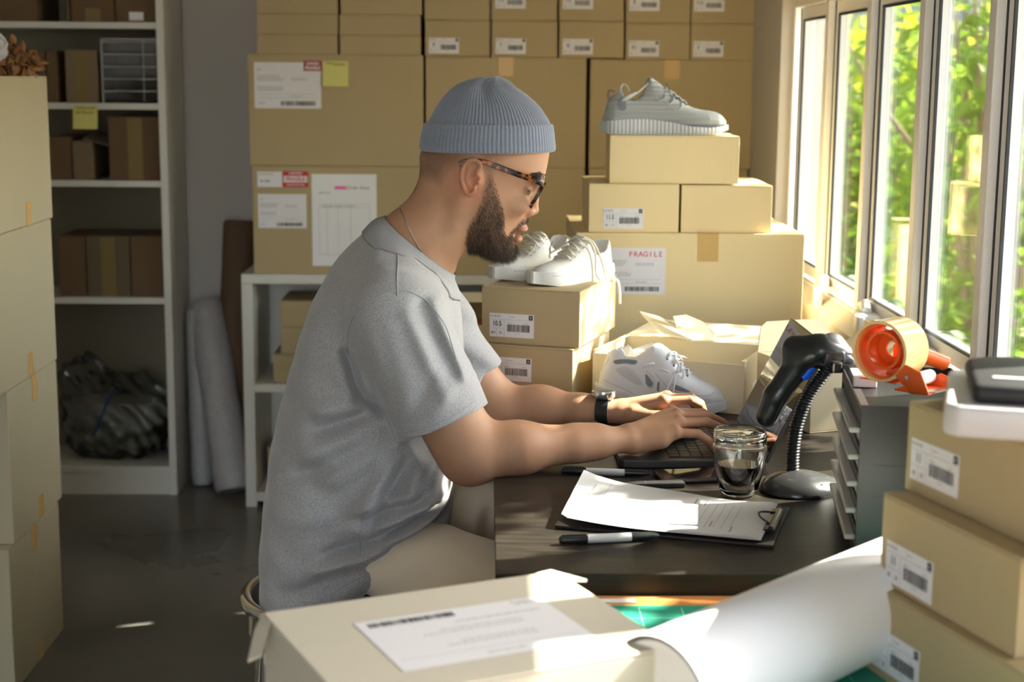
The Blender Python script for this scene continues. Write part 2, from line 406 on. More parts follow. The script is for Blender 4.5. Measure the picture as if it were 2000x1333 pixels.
def np_mesh(V, Q, name='m', sm=0):
    V = V.astype(np.float64)
    if sm:
        E = np.unique(np.sort(np.concatenate([Q[:, [0, 1]], Q[:, [1, 2]], Q[:, [2, 3]], Q[:, [3, 0]]]), axis=1), axis=0)
        for it in range(sm*2):
            A = np.zeros_like(V); c = np.zeros(len(V))
            np.add.at(A, E[:, 0], V[E[:, 1]]); np.add.at(A, E[:, 1], V[E[:, 0]]); np.add.at(c, E[:, 0], 1); np.add.at(c, E[:, 1], 1)
            L = A/np.maximum(c, 1)[:, None]-V; V = V+L*(.5 if it % 2 == 0 else -.52)
    me = bpy.data.meshes.new(name); me.vertices.add(len(V)); me.vertices.foreach_set('co', V.astype(np.float32).ravel())
    me.loops.add(len(Q)*4); me.loops.foreach_set('vertex_index', Q.astype(np.int32).ravel())
    me.polygons.add(len(Q)); me.polygons.foreach_set('loop_start', np.arange(0, len(Q)*4, 4, dtype=np.int32))
    me.update(calc_edges=True); me.polygons.foreach_set('use_smooth', np.ones(len(Q), bool)); me.update(); return me
def sdf_obj(name, fn, lo, hi, h, m, parent=None, sm=1, loc=(0, 0, 0), rot=(0, 0, 0)):
    V, Q = nets(fn, lo, hi, h); o = obj(name, np_mesh(V, Q, name, sm), m, parent, loc=loc, rot=rot); return o
# ================================================================== THE ROOM
WX, IX = .90, .836          # window plane, inner face of the window wall
floor_m = mat('polished_concrete', (.115, .11, .10), .3, spec=.45)
def _floor():
    n, l = floor_m.node_tree.nodes, floor_m.node_tree.links; b = n['Principled BSDF']; tc = n.new('ShaderNodeTexCoord')
    a = n.new('ShaderNodeTexNoise'); a.inputs['Scale'].default_value = 1.6; a.inputs['Detail'].default_value = 6; a.inputs['Roughness'].default_value = .5; a.inputs['Distortion'].default_value = .35
    r = n.new('ShaderNodeValToRGB'); r.color_ramp.elements[0].position = .33; r.color_ramp.elements[0].color = (.10, .095, .08, 1)
    r.color_ramp.elements[1].position = .7; r.color_ramp.elements[1].color = (.20, .19, .165, 1)
    rr = n.new('ShaderNodeMapRange'); rr.inputs['To Min'].default_value = .18; rr.inputs['To Max'].default_value = .42
    l.new(tc.outputs['Object'], a.inputs['Vector']); l.new(a.outputs['Fac'], r.inputs[0]); l.new(r.outputs[0], b.inputs['Base Color'])
    l.new(a.outputs['Fac'], rr.inputs['Value']); l.new(rr.outputs[0], b.inputs['Roughness'])
_floor()
struct('floor', MB().box((-2.6, -2.6, -.1), (1.05, 5.42, 0)), floor_m)
struct('wall_back', MB().box((-2.6, 5.31, 0), (1.05, 5.43, 2.7)), WALLM)
struct('wall_left', MB().box((-2.72, -2.6, 0), (-2.6, 5.43, 2.7)), WALLM)
struct('ceiling', MB().box((-2.72, -2.72, 2.7), (1.05, 5.43, 2.82)), CEILM)
struct('wall_front', MB().box((-2.72, -2.72, 0), (-1.25, -2.6, 2.7)).box((.35, -2.72, 0), (1.05, -2.6, 2.7)).box((-1.25, -2.72, 2.3), (.35, -2.6, 2.7)), WALLM)   # unseen doorway added behind the camera, sized for frontal fill light
WY0, WY1, WZ0, WZ1 = -.43, 4.42, .862, 1.60      # window opening
w = MB().box((IX, -2.6, 0), (.965, 5.42, WZ0-.05)).box((IX, -2.6, WZ1+.02), (.965, 5.42, 2.7))
w.box((IX, WY1, WZ0-.05), (.965, 5.42, WZ1+.02)).box((IX, -2.6, WZ0-.05), (.965, WY0, WZ1+.02))
struct('wall_right', w, mat('beige_wall_paint', (.56, .515, .44), .8, var=.02, varscale=3))
# sloping metal sill inside the opening, with the bull-nosed edge
s = MB(); s.prism([(IX-.012, WZ0-.075), (IX-.012, WZ0-.045), (WX-.02, WZ0-.008), (WX-.02, WZ0-.075)], WY0, WY1, Matrix(((1, 0, 0, 0), (0, 0, 1, 0), (0, 1, 0, 0), (0, 0, 0, 1))))
struct('trim_1', s, mat('beige_sill_paint', (.46, .41, .34), .45))
# head and end frame of the ribbon window
h = MB().box((WX-.03, WY0, WZ1-.012), (WX+.05, WY1, WZ1+.02)).box((WX-.03, WY0, WZ0-.05), (WX+.05, WY1, WZ0-.012))
h.box((WX-.03, WY1-.012, WZ0-.012), (WX+.05, WY1, WZ1-.012))
struct('trim_2', h, ALU, bevel=.002)
pitch = .435
ys = [WY1-.012 - i*pitch for i in range(12)]
for i in range(11):
    y1, y0 = ys[i], ys[i+1]
    t = thing('window_%d' % (i+1), None, None, (WX, (y0+y1)/2, 0)); t['kind'] = 'structure'; hy = (y1-y0)/2
    # fixed mullion towards the camera end and sash frame
    obj('mullion', MB().box((-.034, -hy-.019, WZ0-.012), (.012, -hy+.019, WZ1-.012)), ALU, t, bevel=.003)
    a0, a1, z0, z1 = -hy+.026, hy-.026, WZ0-.004, WZ1-.014
    f = MB().box((-.016, a0, z0), (.008, a0+.03, z1)).box((-.016, a1-.03, z0), (.008, a1, z1)).box((-.016, a0+.03, z1-.032), (.008, a1-.03, z1)).box((-.016, a0+.03, z0), (.008, a1-.03, z0+.034))
    obj('sash', f, ALU, t, bevel=.002)
    g = MB(); e = .006
    for (p, q, r_, s_) in ((a0-e, a0, z0, z1), (a1, a1+e, z0, z1), (a0+.03, a0+.03+e, z0+.034, z1-.032), (a1-.03-e, a1-.03, z0+.034, z1-.032)): g.box((-.0175, p, r_), (-.012, q, s_))
    for (r_, s_) in ((z0+.034, z0+.034+e), (z1-.032-e, z1-.032)): g.box((-.0175, a0+.03, r_), (-.012, a1-.03, s_))
    obj('gasket', g, GASKET, t)
    obj('glass', MB().box((.001, a0+.028, z0+.032), (.004, a1-.028, z1-.03)), PANE, t)
    # peg handle at the foot of the sash
    yh = hy-.10; la = MB().box((-.058, yh-.075, z0+.004), (-.018, yh+.02, z0+.014)).box((-.070, yh-.080, z0-.034), (-.056, yh-.035, z0+.012))
    la.tube([(-.034, yh+.05, z0+.016), (-.034, yh+.01, z0+.026), (-.040, yh-.03, z0+.018)], [.012, .015, .011], 12)
    obj('handle', la, WHITEPL, t, bevel=.003, seg=2, smooth='auto')

# outside: a planted bed against a pale garden wall
GRASSM = mat('garden_soil_grass', (.13, .16, .06), .9, var=.4, varscale=12)
struct('ground_outside', MB().box((1.05, -3, -.3), (9, 16, -.05)), GRASSM)['kind'] = 'structure'
struct('bounce_slab_outside', MB().box((.97, -3, -.05), (4.5, 3.9, -.02)), mat('pale_bounce_slab', (.50, .47, .42), .8, var=.06, varscale=5))  # unseen pale slab added to bounce sunlight in through the window
struct('wall_garden', MB().box((1.05, 11.5, -.3), (9, 11.7, 5)).box((4.6, -3, -.3), (4.8, 11.5, .6)), mat('garden_wall_render', (.30, .33, .33), .9, var=.05, varscale=2))
LEAFM = [mat('leaf_green', (.16, .26, .04), .45, spec=.4), mat('leaf_lime', (.50, .58, .06), .5, spec=.35), mat('leaf_deep', (.07, .15, .04), .4, spec=.5)]
for q in LEAFM:      # light shines through leaves
    n, l = q.node_tree.nodes, q.node_tree.links; b = n['Principled BSDF']; tr = n.new('ShaderNodeBsdfTranslucent'); c = b.inputs['Base Color'].default_value
    tr.inputs[0].default_value = (min(c[0]*1.9, 1), min(c[1]*1.9, 1), c[2]*1.2, 1); mx = n.new('ShaderNodeMixShader'); mx.inputs[0].default_value = .45
    l.new(b.outputs[0], mx.inputs[1]); l.new(tr.outputs[0], mx.inputs[2]); l.new(mx.outputs[0], n['Material Output'].inputs[0])
BARK = mat('grey_bark', (.30, .23, .16), .9, bump=('noise', 60, .6, .004), var=.2, varscale=30)
def leaf_mesh(centers, r, size, seed):
    R = np.random.default_rng(seed); V = []; Fc = []
    for c in centers:
        L = size*R.uniform(.7, 1.25); W = L*R.uniform(.2, .27); e = Euler((R.uniform(-1.2, 1.2), R.uniform(-1.2, 1.2), R.uniform(0, 6.28))).to_matrix()
        pts = [(0, 0, 0), (L*.3, W, .1*L), (L*.7, W*.8, .08*L), (L, 0, -.05*L), (L*.7, -W*.8, .08*L), (L*.3, -W, .1*L), (L*.5, 0, 0)]
        k = len(V); V += [tuple(Vector(c)+e@Vector(p)) for p in pts]; Fc += [(k, k+1, k+6), (k+1, k+2, k+6), (k+2, k+3, k+6), (k+3, k+4, k+6), (k+4, k+5, k+6), (k+5, k, k+6)]
    b = MB(); b.v = V; b.f = Fc; return b
def shrub(name, label, x, y, h, rad, nstem, nleaf, size, m, seed, z0=-.05, low=.15, cat='shrub', group=None):
    R = random.Random(seed); t = thing(name, label, cat, (x, y, z0), 0, group); st = MB(); cs = []
    for i in range(nstem):
        a = R.uniform(0, 6.28); r = rad*R.uniform(.3, 1); tip = (r*math.cos(a), r*math.sin(a), h*R.uniform(.75, 1.05))
        p = opens([(R.uniform(-.04, .04), R.uniform(-.04, .04), 0), (tip[0]*.35+R.uniform(-.05, .05), tip[1]*.35+R.uniform(-.05, .05), tip[2]*.4), (tip[0]*.7, tip[1]*.7, tip[2]*.75), tip], 5)
        st.tube(p, list(np.linspace(.012, .003, len(p))*(h/2+.3)), 6)
        for j in range(nleaf//nstem):
            u = R.uniform(low, 1); q = p[min(int(u*(len(p)-1)), len(p)-1)]; s = .10+.13*rad
            cs.append((max(q[0]+R.gauss(0, s), 1.2-x), q[1]+R.gauss(0, s), max(q[2]+R.gauss(0, s*.9), .03)))
    obj('stems', st, BARK, t, smooth=True); obj('foliage', leaf_mesh(cs, 0, size, seed), m, t)
    return t
shrub('shrub', 'pale lime shrub seen through the farthest narrow window pane', 1.93, 8.4, 1.45, .22, 6, 150, .11, LEAFM[1], 1)
shrub('shrub', 'tall leafy green shrub behind the second window pane from the back', 1.76, 7.1, 1.75, .20, 12, 1000, .085, LEAFM[0], 2)
shrub('shrub', 'bushy dark shrub at the foot of the tree trunk outside', 1.62, 5.7, .85, .26, 10, 700, .07, LEAFM[2], 3, low=.05)
shrub('shrub', 'sunlit yellow green shrub farther back beyond the tree trunk', 2.62, 9.2, 1.75, .65, 14, 800, .17, LEAFM[1], 4)
shrub('shrub', 'large green bush filling the nearest window pane', 1.72, 5.15, 2.1, .34, 16, 1500, .08, LEAFM[0], 5, low=.15)
shrub('shrub', 'low dark bush under the second window pane from the back', 1.60, 6.7, .75, .22, 8, 450, .07, LEAFM[2], 6, low=.05)
shrub('shrub', 'mid green bush between the tree trunk and the nearest bush', 1.95, 6.6, 1.6, .26, 10, 600, .08, LEAFM[0], 7, low=.1)
t = thing('tree', 'slender tree with bare grey-brown trunk and crossing branches behind the third window pane', 'tree', (1.62, 5.72, -.05))
tr = MB(); p = opens([(0, 0, 0), (.02, .02, .8), (.0, -.02, 1.4), (.05, .02, 2.2), (.03, 0, 3.1)], 8); tr.tube(p, list(np.linspace(.05, .028, len(p))), 12)
obj('trunk', tr, BARK, t, smooth=True)
br = MB(); R = random.Random(5)
for i in range(9):
    z = R.uniform(1.1, 2.5); a = R.uniform(1.2, 4.8); L = R.uniform(.5, .9)
    ca = math.cos(a)*(1 if math.cos(a) > 0 else .42); q = opens([(.01, 0, z), (L*.4*ca, L*.4*math.sin(a), z+.22), (L*ca, L*math.sin(a), z+.62)], 5); br.tube(q, list(np.linspace(.014, .004, len(q))), 7)
obj('branches', br, BARK, t, smooth=True)
R = random.Random(8); cs = [(max(R.gauss(.1, .35), -.38), R.gauss(0, .45), R.uniform(2.0, 3.3)) for i in range(700)]
obj('foliage', leaf_mesh(cs, 0, .09, 8), LEAFM[0], t)

# unseen leaf clumps added outside to block and dapple the sun on the desk
def clump_blocker(name, label, x, y, balls, seed, leaf=.085):
    R = random.Random(seed); t = thing(name, label, 'tree', (x, y, -.05)); st = MB(); cs = []
    for (by, bz, br, n) in balls:
        tip = (R.uniform(-.1, .1), by-y, bz+.05); p = opens([(0, 0, 0), (.0, (by-y)*.2, bz*.45), (tip[0]*.6, (by-y)*.7, bz*.8), tip], 5); st.tube(p, list(np.linspace(.022, .005, len(p))), 7)
        for i in range(n): cs.append((R.gauss(0, .10), by-y+R.gauss(0, br*.55), bz+.05+R.gauss(0, br*.55)))
    obj('stems', st, BARK, t, smooth=True); obj('foliage', leaf_mesh(cs, 0, leaf, seed), LEAFM[0], t); return t
clump_blocker('foliage_blocker', 'unseen leafy clumps added outside the near window panes to block sun', 1.62, 2.6, [(3.02, 1.84, .15, 130), (3.02, 2.08, .10, 80), (2.40, 1.86, .13, 90), (2.82, 2.05, .10, 110)], 21)
clump_blocker('foliage_blocker', 'unseen leafy clumps added outside the middle window panes to block sun', 1.62, 3.45, [(3.42, 1.80, .17, 140), (3.75, 1.9, .22, 130), (3.95, 2.2, .25, 90)], 22)
# ================================================================== BACK OF THE ROOM
# bookcase on the left
t = thing('bookcase', 'tall white open bookcase with five visible shelves against the grey wall', 'bookcase', (-1.6, 5.0, 0))
X0, X1 = -.52, .574
obj('upright', MB().box((X1-.024, 0, 0), (X1, .29, 2.1)), SHELFM, t, bevel=.0015)
obj('upright', MB().box((X0, 0, 0), (X0+.024, .29, 2.1)), SHELFM, t, bevel=.0015)
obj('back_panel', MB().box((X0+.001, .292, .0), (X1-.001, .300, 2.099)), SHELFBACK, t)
for z in (.098, .666, 1.049, 1.297, 1.552, 1.82, 2.1):
    obj('shelf', MB().box((X0+.0245, .004, z-.02), (X1-.0245, .291, z-.0)), SHELFM, t, bevel=.001)
obj('plinth', MB().box((X0+.0245, .012, 0), (X1-.0245, .03, .0775)), SHELFM, t)
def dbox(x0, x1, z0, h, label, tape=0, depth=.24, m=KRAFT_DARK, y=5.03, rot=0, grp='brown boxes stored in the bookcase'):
    t = carton('storage_box', label, ((x0+x1)/2, y+depth/2, z0), (x1-x0, depth, h), rot, m, grp)
    if tape: obj('tape', MB().box((-.024, -depth/2-.0006, .001), (.024, -depth/2-.0001, h*tape)), TAPE_D, t)
    return t
TAPE_D = mat('dark_tape', (.20, .14, .045), .4)
def bx(u, y=5.03): return py(u, 300, y).x
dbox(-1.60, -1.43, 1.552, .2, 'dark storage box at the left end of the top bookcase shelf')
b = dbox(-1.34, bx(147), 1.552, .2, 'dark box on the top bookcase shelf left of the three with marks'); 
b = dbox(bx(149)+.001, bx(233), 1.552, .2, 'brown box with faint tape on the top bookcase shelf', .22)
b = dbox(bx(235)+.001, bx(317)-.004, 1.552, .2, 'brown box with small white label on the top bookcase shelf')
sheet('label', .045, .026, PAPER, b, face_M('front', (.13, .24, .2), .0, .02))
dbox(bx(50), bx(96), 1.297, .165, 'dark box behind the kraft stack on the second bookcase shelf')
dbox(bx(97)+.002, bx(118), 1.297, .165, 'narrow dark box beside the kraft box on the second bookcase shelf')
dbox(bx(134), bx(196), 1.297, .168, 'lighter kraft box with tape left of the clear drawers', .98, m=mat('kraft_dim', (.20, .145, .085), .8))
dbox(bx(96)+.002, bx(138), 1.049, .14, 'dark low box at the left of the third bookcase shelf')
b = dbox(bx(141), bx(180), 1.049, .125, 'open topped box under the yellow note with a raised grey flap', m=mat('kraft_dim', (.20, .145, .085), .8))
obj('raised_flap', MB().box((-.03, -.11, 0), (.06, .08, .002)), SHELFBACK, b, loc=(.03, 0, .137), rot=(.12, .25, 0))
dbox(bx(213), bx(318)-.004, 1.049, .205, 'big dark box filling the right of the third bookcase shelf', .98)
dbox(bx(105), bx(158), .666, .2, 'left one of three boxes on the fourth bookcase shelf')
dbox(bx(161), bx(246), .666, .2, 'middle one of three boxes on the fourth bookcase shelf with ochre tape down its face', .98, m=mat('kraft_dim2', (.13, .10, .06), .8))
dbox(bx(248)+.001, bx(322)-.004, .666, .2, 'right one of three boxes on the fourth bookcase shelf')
# clear drawer unit
x0, x1 = bx(203), bx(317)-.004; W = x1-x0
t = thing('drawer_unit', 'small clear plastic drawer unit on the second bookcase shelf', 'drawer unit', ((x0+x1)/2, 5.035, 1.297))
c = MB(); H = .205
for a in ((-W/2, 0, 0, -W/2+.004, .2, H), (W/2-.004, 0, 0, W/2, .2, H), (-W/2, 0, H-.003, W/2, .2, H), (-W/2, .197, 0, W/2, .2, H), (-W/2, 0, 0, W/2, .2, .003)): c.box(a[:3], a[3:])
obj('case', c, CLEARPL, t); fe = MB()
for a in ((-W/2, -.001, 0, -W/2+.006, .001, H), (W/2-.006, -.001, 0, W/2, .001, H), (W*.22, -.001, .004, W*.22+.005, .001, H-.004), (-W/2, -.001, H-.005, W/2, .001, H)): fe.box(a[:3], a[3:])
obj('front_frame', fe, mat('milky_plastic', (.42, .44, .42), .35), t)
for i in range(5):
    z = .006+i*.039; d = MB().box((-W/2+.007, -.004, z), (W/2-.007, -.001, z+.034)).box((-W/2+.007, -.001, z), (W/2-.007, .19, z+.003)); dd = obj('drawer', d, CLEARPL, t); obj('lip', MB().box((-W/2+.007, -.0055, z+.030), (W/2-.007, -.0041, z+.034)), MATS['milky_plastic'], dd)
    obj('handle', MB().box((-.03, -.012, z+.026), (.03, -.0041, z+.032)), CLEARPL, dd)
# yellow note hanging on the shelf edge
def note(name, label, p, w, h, rows, rot=0, M=None):
    t = thing(name, label, 'sticky note', p, rot); b = MB(); n = 6
    v = []; 
    for i in range(n+1):
        q = i/n; v += [(-w/2, -.0006-.010*q*q, -h*q), (w/2, -.0006-.010*q*q, -h*q)]
    b.add(v, [(2*i, 2*i+1, 2*i+3, 2*i+2) for i in range(n)]); b.add([(x, y+.0004, z) for x, y, z in v], [(2*i+2, 2*i+3, 2*i+1, 2*i) for i in range(n)])
    obj('note_paper', b, STICKY, t, smooth=True)
    k = MB(); R = random.Random(len(label))
    for r in range(rows):
        z = -h*(.14+.2*r); x = -w*.36; yq = -.0012-.010*(-z/h)**2
        while x < w*.36:
            d = w*R.uniform(.05, .1); zz = z+R.uniform(-.003, .003); k.tube([(x, yq-.0008, zz), (x+d*.4, yq-.0012, zz+h*.07), (x+d, yq-.0012, zz-h*.02)], .0009, 4); x += d*1.25+(w*.07 if R.random() < .2 else 0)
    obj('handwriting', k, mat('olive_pen', (.22, .20, .05), .6), t); return t
p = py(166, 206, 5.0); note('sticky_note', 'yellow sticky note with two written lines hanging from a bookcase shelf edge', (p.x, 5.001, p.z), .078, .075, 2)
# bag of plastic packaging on the lowest shelf
BAGM = glassy('crumpled_film', (.90, .92, .90), 1.6, .22)
def bag(P):
    f = ellip(P, (0, 0, .13), (.19, .125, .155)); f = smin(f, ellip(P, (-.10, 0, .25), (.09, .08, .11)), .05); f = smin(f, ellip(P, (.09, -.02, .16), (.10, .09, .13)), .04)
    f = f + .010*np.sin(P[:, 0]*46+np.sin(P[:, 2]*31)*2)*np.sin(P[:, 2]*41+P[:, 0]*23) + .006*np.sin(P[:, 0]*97+P[:, 2]*88+P[:, 1]*60)
    return np.maximum(f, -P[:, 2]+.002)
t = thing('plastic_bag', 'crumpled clear bag of packing material on the lowest bookcase shelf', 'bag', (-1.255, 5.15, .0985))
obj('film', np_mesh(*nets(bag, (-.24, -.14, -.01), (.23, .14, .42), .006)), BAGM, t)
def stuffing(P): return np.maximum(bag(P)+.02+.012*np.sin(P[:, 0]*60)*np.sin(P[:, 2]*50), P[:, 2]-.2)
obj('stuffing', np_mesh(*nets(stuffing, (-.24, -.14, -.01), (.23, .14, .42), .008)), mat('grey_padding', (.25, .25, .22), .8), t)
k = MB(); k.tube(opens([(-.05, -.13, .10), (-.02, -.135, .16), (.0, -.12, .22), (.02, -.10, .26)], 4), .004, 6); obj('drawstring', k, mat('blue_cord', (.02, .06, .2), .5), t, smooth=True)

# rolls leaning beside the bookcase
BUB = mat('bubble_wrap', (.42, .41, .42), .25, spec=.7, bump=('noise', 90, .9, .006), var=.08, varscale=40)
def lean_roll(name, label, a, b, r, m, cat):
    a, b = Vector(a), Vector(b); d = (b-a); L = d.length; q = d.to_track_quat('Z', 'Y'); t = thing(name, label, cat, a); t.rotation_euler = q.to_euler()
    p = [(r*.35, L*.0), (r*.9, 0), (r, .012)]+[(r*(1+.03*math.sin(i*2.1)), .012+(L-.024)*i/10) for i in range(1, 10)]+[(r, L-.012), (r*.85, L), (r*.35, L)]
    obj('sheet_roll', MB().lathe(p, 28), m, t, smooth='auto'); obj('core', MB().lathe([(r*.34, -.001), (r*.34, L+.001)], 20), EDGE, t, smooth='auto'); return t
lean_roll('bubble_wrap_roll', 'white bubble wrap roll leaning beside the bookcase', (-.835, 4.99, .022), (-.955, 5.22, .62), .062, BUB, 'roll')
lean_roll('foam_roll', 'thin pale foam roll standing between bookcase and bubble wrap', (-.965, 5.13, .005), (-.985, 5.19, .60), .035, BUB, 'roll')
lean_roll('paper_roll', 'tall brown paper roll leaning on the grey wall', (-.880, 5.175, .006), (-.838, 5.250, .90), .055, mat('brown_paper', (.12, .075, .045), .8), 'roll')

# white cube shelf carrying the cartons
t = thing('cube_shelf', 'low white cube shelf unit carrying the wall of cartons', 'shelf unit', (0, 4.86, 0)); XA, XB = -.775, .80
obj('top', MB().box((XA, 0, .735), (XB, .39, .765)), SHELFM, t, bevel=.001); obj('bottom', MB().box((XA+.036, 0, .02), (XB-.036, .39, .05)), SHELFM, t)
obj('back_panel', MB().box((XA+.002, .382, .001), (XB-.002, .39, .7345)), SHELFM, t)
nx = 4; cw = (XB-XA-.036)/nx
for i in range(nx+1): obj('upright', MB().box((XA+i*cw, .0005, 0 if i in (0, nx) else .0505), (XA+i*cw+.035, .381, .7345)), SHELFM, t, bevel=.001)
for i in range(nx): obj('shelf', MB().box((XA+i*cw+.0355, .002, .382), (XA+(i+1)*cw-.0005, .381, .407)), SHELFM, t)
for i, (dx, dz, w_, h_, l) in enumerate(((0, 0, .17, .092, 'bottom'), (.015, .0925, .15, .087, 'middle'), (.015, .180, .15, .085, 'top'))):
    carton('small_box', 'small kraft box in the upper left cube of the white shelf, %s of the pile' % l, (-.62+dx+.02, 5.03, .4075+dz), (w_, .24, h_), 0, KRAFT2, 'small boxes in the cube shelf', shut='shoe')
carton('small_box', 'ochre box standing in the lower left cube of the white shelf', (-.64, 5.08, .0505), (.16, .2, .12), 0, KRAFT2, 'small boxes in the cube shelf')

# wall of big cartons
YB = 4.875; D_ = .36; ZT = .7655
def big(name_label, x0, x1, z0, h, tape=None, rot=0):
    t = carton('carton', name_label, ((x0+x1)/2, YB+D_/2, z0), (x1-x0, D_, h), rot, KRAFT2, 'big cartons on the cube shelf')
    if tape is not None: tape_strip(t, 'front', (x1-x0, D_, h), tape, h-.058, h, .048, .1)
    return t
b1 = big('big lower left carton with address labels and a taped order sheet', -.736, -.197, ZT, .342)
b2 = big('big lower middle carton behind the seated person', -.190, .314, ZT, .342)
b3 = big('big lower right carton behind the shoe boxes', .327, .83, ZT, .342)
z1 = ZT+.343
b4 = big('big upper left carton with address label and yellow note', -.742, -.196, z1, .346)
b5 = big('big upper middle carton behind the knitted beanie', -.188, .314, z1, .342, -.0)
b6 = big('big upper right carton behind the grey sneaker', .327, .838, z1, .338, .0)
d = (.546, D_, .346)
L = ship_label(b4, face_M('front', d, -.15, .25), .208, .142, None, seed=3)
r = MB(); rect(r, .05, .045, .108, .077, .0002); ink(r, L, mat('dusty_red', (.40, .08, .10), .6), 'red_box', .0004)
r = MB(); put_text(r, 'FRAGILE', .079, .054, .0125, .0006); put_text(r, 'EXPRESS', .079, .067, .010, .0004); ink(r, L, PAPER, 'red_box_text', .0009)
p = face_M('front', d, .0, 0).to_translation(); note('sticky_note', 'yellow sticky note stuck on the big upper left carton', (-.742+.273-.0+.0, YB-.001, z1+.326), .08, .078, 1)
d = (.539, D_, .342)
L = ship_label(b1, face_M('front', d, -.176, .20), .153, .108, None, seed=5)
L = sheet('label', .078, .048, PAPER, b1, face_M('front', d, -.214, .300)); g = MB(); lines(g, -.034, .015, .03, 1, .004, .003, 3); lines(g, -.03, -.008, .02, 1, .01, .006, 4); ink(g, L, INKG)
L = sheet('fragile_sticker', .080, .050, mat('red_sticker', (.55, .035, .03), .5), b1, face_M('front', d, -.133, .301)); r = MB(); rect(r, -.037, -.010, .037, .010); ink(r, L, PAPER, 'sticker_band')
r = MB(); put_text(r, 'FRAGILE', 0, 0, .016, .0005); ink(r, L, REDINK, 'sticker_text', .0008); r = MB(); put_text(r, 'CARTON', 0, .018, .010, .0003); put_text(r, 'HANDLE WITH CARE', 0, -.018, .006, .0002); ink(r, L, PAPER, 'sticker_text')
L = sheet('order_sheet', .205, .292, WHITEP, b1, face_M('front', d, .02, .172)); g = MB()
for x in (-.08, -.055, -.02, .02, .08): rect(g, x, -.11, x+.0008, .05)
for y in (.05, .04, -.11): rect(g, -.08, y, .0808, y+.0008)
lines(g, -.08, .085, -.04, 1, .01, .003, 2); lines(g, -.07, .043, .07, 1, .01, .003, 9); put_text(g, 'Order Sheet', .045, .103, .014, .0003); ink(g, L, INKG)
r = MB(); rect(r, -.03, .098, .008, .108); ink(r, L, PINKINK, 'highlight')

# flat boxes and shoe boxes on top
zz = z1+.3465; flat_pos = ('left', 'right')
for c, (x0, x1) in enumerate(((-.712, -.460), (-.453, -.200))):
    z = zz
    for r_, h_ in enumerate((.060, .062, .063, .06)):
        if r_ < 3 or True:
            jx = random.uniform(-.003, .003)
            carton('flat_box', 'flat kraft mailer box, %s stack above the labelled carton, %s' % (flat_pos[c], ('lowest', 'second from bottom', 'cut by the picture edge', 'topmost, above the picture')[r_]), ((x0+x1)/2+jx, YB+.17, z), (x1-x0-.002, .33, h_), random.uniform(-.01, .01), KRAFT2, 'flat boxes above the big cartons', shut='plain', bev=.0012)
        z += h_+.0006
xs = [(-.191, .012), (.017, .222), (.226, .428), (.434, .635), (.640, .838)]; ordn = ('leftmost', 'second from left', 'middle', 'second from right', 'rightmost')
nums = [('8', '7', '10', '8.5', '9'), ('', '11.5', '11.5', '8', '11.5'), ('', '9', '10', '8', '9')]
for r_ in range(3):
    for c, (x0, x1) in enumerate(xs):
        base = z1+.3425-(.004 if c > 2 else 0); h_ = .112; dd = (x1-x0-.001, .33, h_)
        t = carton('shoe_box', 'kraft shoe box on the big cartons, %s in the %s row' % (ordn[c], ('lower', 'upper', 'topmost')[r_]), ((x0+x1)/2+random.uniform(-.002, .002), YB+.165+random.uniform(-.0, .012), base+r_*(h_+.0008)), dd, 0, KRAFT2, 'shoe boxes above the big cartons', shut='shoe')
        if nums[r_][c]: shoe_label(t, face_M('front', dd, -.043, .034 if r_ == 0 else .060), nums[r_][c], '42', '9')

# ================================================================== LEFT STACK
yn, yf = 3.37, 3.80; W = .46
hs = [(.0, .335, 3.735, 3.33), (.336, .352, 3.77, 3.372), (.689, .350, 3.778, 3.30), (1.040, .343, 3.795, 3.36)]
names = ('bottom carton of the tall left stack standing on the floor', 'second carton from the floor in the left stack', 'third carton from the floor in the left stack', 'top carton of the left stack with the wreath on it')
for i, (z, h_, y1_, y0_) in enumerate(hs):
    dpt = y1_-y0_; dd = (W, dpt, h_)
    t = carton('carton', names[i], (-1.064-W/2, (y0_+y1_)/2, z), dd, 0, CARDPALE, 'cartons in the tall left stack', bev=.002)
    c = -.0 + (.02 if i else 0)
    tape_strip(t, 'right', dd, c, .0005, .055, .042); 
    if i < 2: tape_strip(t, 'right', dd, c-.01, h_-.062, h_, .042, .0)
t = thing('dried_wreath', 'brown dried leaf ball with white wire on top of the left stack', 'decoration', (-1.145, 3.70, 1.3835))
k = MB(); R = random.Random(4)
for i in range(34):
    a = [R.uniform(0, 6.28) for _ in range(3)]; e = Euler(a).to_matrix(); k.tube([Vector((-.02, -.02, .062))+e@Vector((.045*math.cos(q*.52), .045*math.sin(q*.52), 0)) for q in range(13)], .0016, 5)
obj('wire_ball', k, mat('white_wire', (.6, .6, .6), .5), t, smooth=True)
cs = []
for i in range(230):
    a = R.uniform(0, 6.28); b = R.uniform(.3, 1); cs.append((.075*b*math.cos(a)+.01, .06*b*math.sin(a)+.02, .012+.07*R.random()*(1.2-b)))
obj('dried_leaves', leaf_mesh(cs, 0, .032, 3), mat('dry_leaf', (.30, .15, .06), .8, var=.3), t)
k = MB(); k.tube(opens([(.075, -.03, .02), (.085, -.045, -.0), (.086, -.0, .0006+.001), (.08, .02, .001)], 4), .0006, 4); obj('loose_wire', k, MATS['white_wire'], t)
